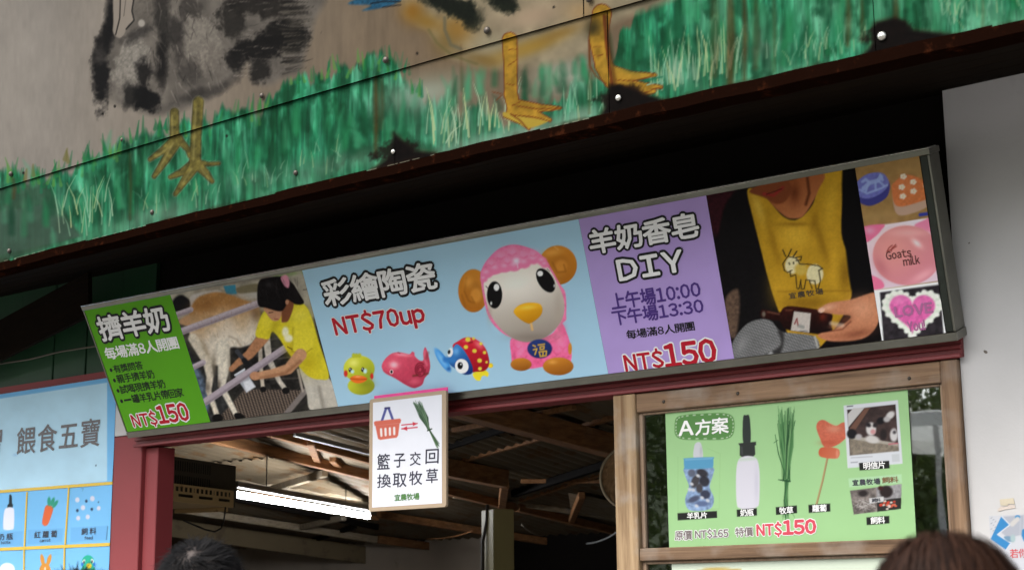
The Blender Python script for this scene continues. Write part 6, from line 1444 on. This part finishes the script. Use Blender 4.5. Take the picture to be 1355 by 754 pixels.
        for _ in range(9500):
            d_ = rs.normal(size=3); d_ /= np.linalg.norm(d_)
            if d_[2] < -.25 or (d_[1] > .62 and d_[2] < .3): continue
            dd_ = d_.copy(); pts = []; ext = 1.03+.10*rs.random()
            side = np.array([d_[0]+rs.normal(0, .10), min(d_[1], .35)-.10+rs.normal(0, .10), 0]); side /= np.linalg.norm(side)+1e-9
            for i in range(7):
                pts.append(c+dd_*rad*ext*(1+.012*i)); 
                t = side*.55-np.array([0, 0, 1])*(.25+.10*i); t = t-dd_*(t@dd_); dd_ = dd_+t*.17; dd_ /= np.linalg.norm(dd_)
            base_p = pts[-1]; fl = rs.uniform(.10, .34)*S; out = np.array([base_p[0]-c[0], base_p[1]-c[1], 0])*.12
            for i in range(1, 5):
                pts.append(base_p+out*math.sin(i/4*1.6)-np.array([0, 0, fl*i/4])+rs.normal(0, .002, 3))
            ribbon(pts, .0022)
    hm, N, L, bs = nt('hair_'+style)
    geo = N.new('ShaderNodeNewGeometry'); crh = N.new('ShaderNodeValToRGB')
    crh.color_ramp.elements[0].color = (*[q_*.35 for q_ in hair_col], 1); crh.color_ramp.elements[1].color = (*[q_*1.5 for q_ in hair_col], 1)
    L.new(geo.outputs['Random Per Island'], crh.inputs[0]); L.new(crh.outputs[0], bs.inputs['Base Color']); bs.inputs['Roughness'].default_value = .5; bs.inputs['Specular IOR Level'].default_value = .06
    hme = bpy.data.meshes.new('hair'); hme.from_pydata([tuple(p) for p in V], [], F); hme.materials.append(hm); hme.polygons.foreach_set('use_smooth', [True]*len(F))
    ho = bpy.data.objects.new('hair', hme); COL.objects.link(ho); ho.parent = per
    # scalp
    V2 = []; F2 = []; n1, n2 = 12, 20
    for i in range(n1+1):
        th = math.pi*.62*i/n1
        for k_ in range(n2):
            a = 2*math.pi*k_/n2; dv = np.array([math.sin(th)*math.cos(a), math.sin(th)*math.sin(a), math.cos(th)])
            V2.append(c+dv*rad*.985)
    for i in range(n1):
        for k_ in range(n2): F2.append((i*n2+k_, i*n2+(k_+1) % n2, (i+1)*n2+(k_+1) % n2, (i+1)*n2+k_))
    sc_ = bpy.data.meshes.new('scalp'); sc_.from_pydata([tuple(p) for p in V2], [], F2)
    sc_.materials.append(plain('scalp_'+style, (.05, .036, .03) if style == 'short' else tuple(q_*.6 for q_ in hair_col), .7)); sc_.polygons.foreach_set('use_smooth', [True]*len(F2))
    so = bpy.data.objects.new('scalp', sc_); COL.objects.link(so); so.parent = ho
    return per
person(None, 3.05, (268, 713), 'person with short black hair seen from behind below the red post', (.10, .12, .16), (.03, .035, .05), (.0055, .005, .005), 'short', math.radians(38), 2)
person(None, 1.85, (1248, 709), 'person with long dark brown hair at the lower right, seen from behind', (.25, .22, .20), (.05, .05, .07), (.022, .010, .006), 'long', math.radians(30), 5)
person(None, 2.9, (108, 752.5), 'person whose black hair just shows below the blue poster', (.3, .3, .32), (.04, .04, .05), (.0055, .005, .005), 'short', math.radians(40), 9)

# ================================================================== ACROSS THE YARD (seen mirrored in the window glass)
M_LEAF = plain('leaf', (.10, .15, .04), .55, .55, 1.5)
def translucent(mat, f):
    N = mat.node_tree.nodes; L = mat.node_tree.links; b = N['Principled BSDF']; out = N['Material Output']
    tr = N.new('ShaderNodeBsdfTranslucent'); mx = N.new('ShaderNodeMixShader'); mx.inputs[0].default_value = f
    if b.inputs['Base Color'].links: L.new(b.inputs['Base Color'].links[0].from_socket, tr.inputs[0])
    else: tr.inputs[0].default_value = b.inputs['Base Color'].default_value
    L.new(b.outputs[0], mx.inputs[1]); L.new(tr.outputs[0], mx.inputs[2]); L.new(mx.outputs[0], out.inputs[0]); return mat
translucent(M_LEAF, .45)
M_BARK = plain('bark', (.09, .065, .045), .9, .3, 12, .4)
def tree(x, y, h, r, seed, label):
    rs = np.random.default_rng(seed); t = thing('yard_tree', label, 'tree', (x, y, 0), 'trees across the yard')
    b = MB(); b.tube([(x, y, 0), (x+.1, y, h*.25), (x-.05, y+.1, h*.5), (x, y, h*.8)], [.17, .13, .10, .03], 8)
    for k in range(7):
        a = k*2.4; z = h*(.3+.07*k); b.tube([(x, y, z), (x+r*.4*math.cos(a), y+r*.4*math.sin(a), z+.5), (x+r*.8*math.cos(a), y+r*.8*math.sin(a), z+.8)], [.06, .04, .012], 6)
    b.build('trunk', M_BARK, t, sm=True)
    V = []; F = []; cl = rs.normal(size=(42, 3)); cl /= np.linalg.norm(cl, axis=1)[:, None]; cl *= rs.uniform(.35, 1, (42, 1)); cl = cl*np.array([r, r, h*.36])+np.array([x, y, h*.64])
    for c in cl:
        for _ in range(260):
            p = c+rs.normal(0, r*.19, 3); d1_ = rs.normal(size=3); d1_ /= np.linalg.norm(d1_); d2_ = np.cross(d1_, rs.normal(size=3)); d2_ /= np.linalg.norm(d2_); l = rs.uniform(.05, .085)
            i = len(V); V += [p-d1_*l, p+d2_*l*.45, p+d1_*l, p-d2_*l*.45]; F.append((i, i+1, i+2, i+3))
    o = mesh('crown', V, F, M_LEAF, t); o['kind'] = 'stuff'
tree(-8.6, -9.6, 5.2, 2.0, 1, 'bushy yard tree reflected in the right strip of window glass')
tree(-11.6, -7.6, 6.0, 2.3, 2, 'taller yard tree reflected beside the white parasol')
tree(-6.2, -12.6, 5.6, 2.3, 3, 'far yard tree whose crown closes the reflected gap')
UX, UY = -6.4, -5.9
para = thing('yard_parasol', 'white parasol across the yard, mirrored in the window glass', 'parasol', (UX, UY, 0))
b = MB(); b.tube([(UX, UY, .09), (UX, UY, 3.4)], .03, 8); b.build('pole', plain('parasol_pole', (.5, .5, .5), .4), para, sm=True)
V = [(UX, UY, 3.45)]; F = []
for k in range(8): V.append((UX+1.4*math.cos(k*math.pi/4), UY+1.4*math.sin(k*math.pi/4), 3.28))
for k in range(8): V.append((UX+1.4*math.cos(k*math.pi/4), UY+1.4*math.sin(k*math.pi/4), 3.14))
for k in range(8): F += [(0, 1+k, 1+(k+1) % 8), (1+k, 9+k, 9+(k+1) % 8, 1+(k+1) % 8)]
mesh('canopy', V, F, translucent(plain('parasol_cloth', (.85, .85, .84), .8), .5), para)
b = MB(); b.tube([(UX, UY, 0.0), (UX, UY, .089)], .28, 16); b.build('base', plain('parasol_base', (.1, .1, .1), .7), para)

# added wooded rise beyond the yard, fills sky gaps in the mirrored view
V = []; F = []; nx, ny = 60, 8
for j in range(ny):
    for i in range(nx):
        x = -90+i*3.0; y = -22-j*5.0
        V.append((x, y, -0.2+(j/(ny-1))**.6*(9.5+3.5*math.sin(x*.11)+2*math.sin(x*.31+1))+(.8*random.random() if j else 0)))
for j in range(ny-1):
    for i in range(nx-1): F.append((j*nx+i, j*nx+i+1, (j+1)*nx+i+1, (j+1)*nx+i))
structure(mesh('reflection_hill', V, F, plain('reflection_hill_green', (.055, .085, .03), .9, .7, .8, .6), None, True))
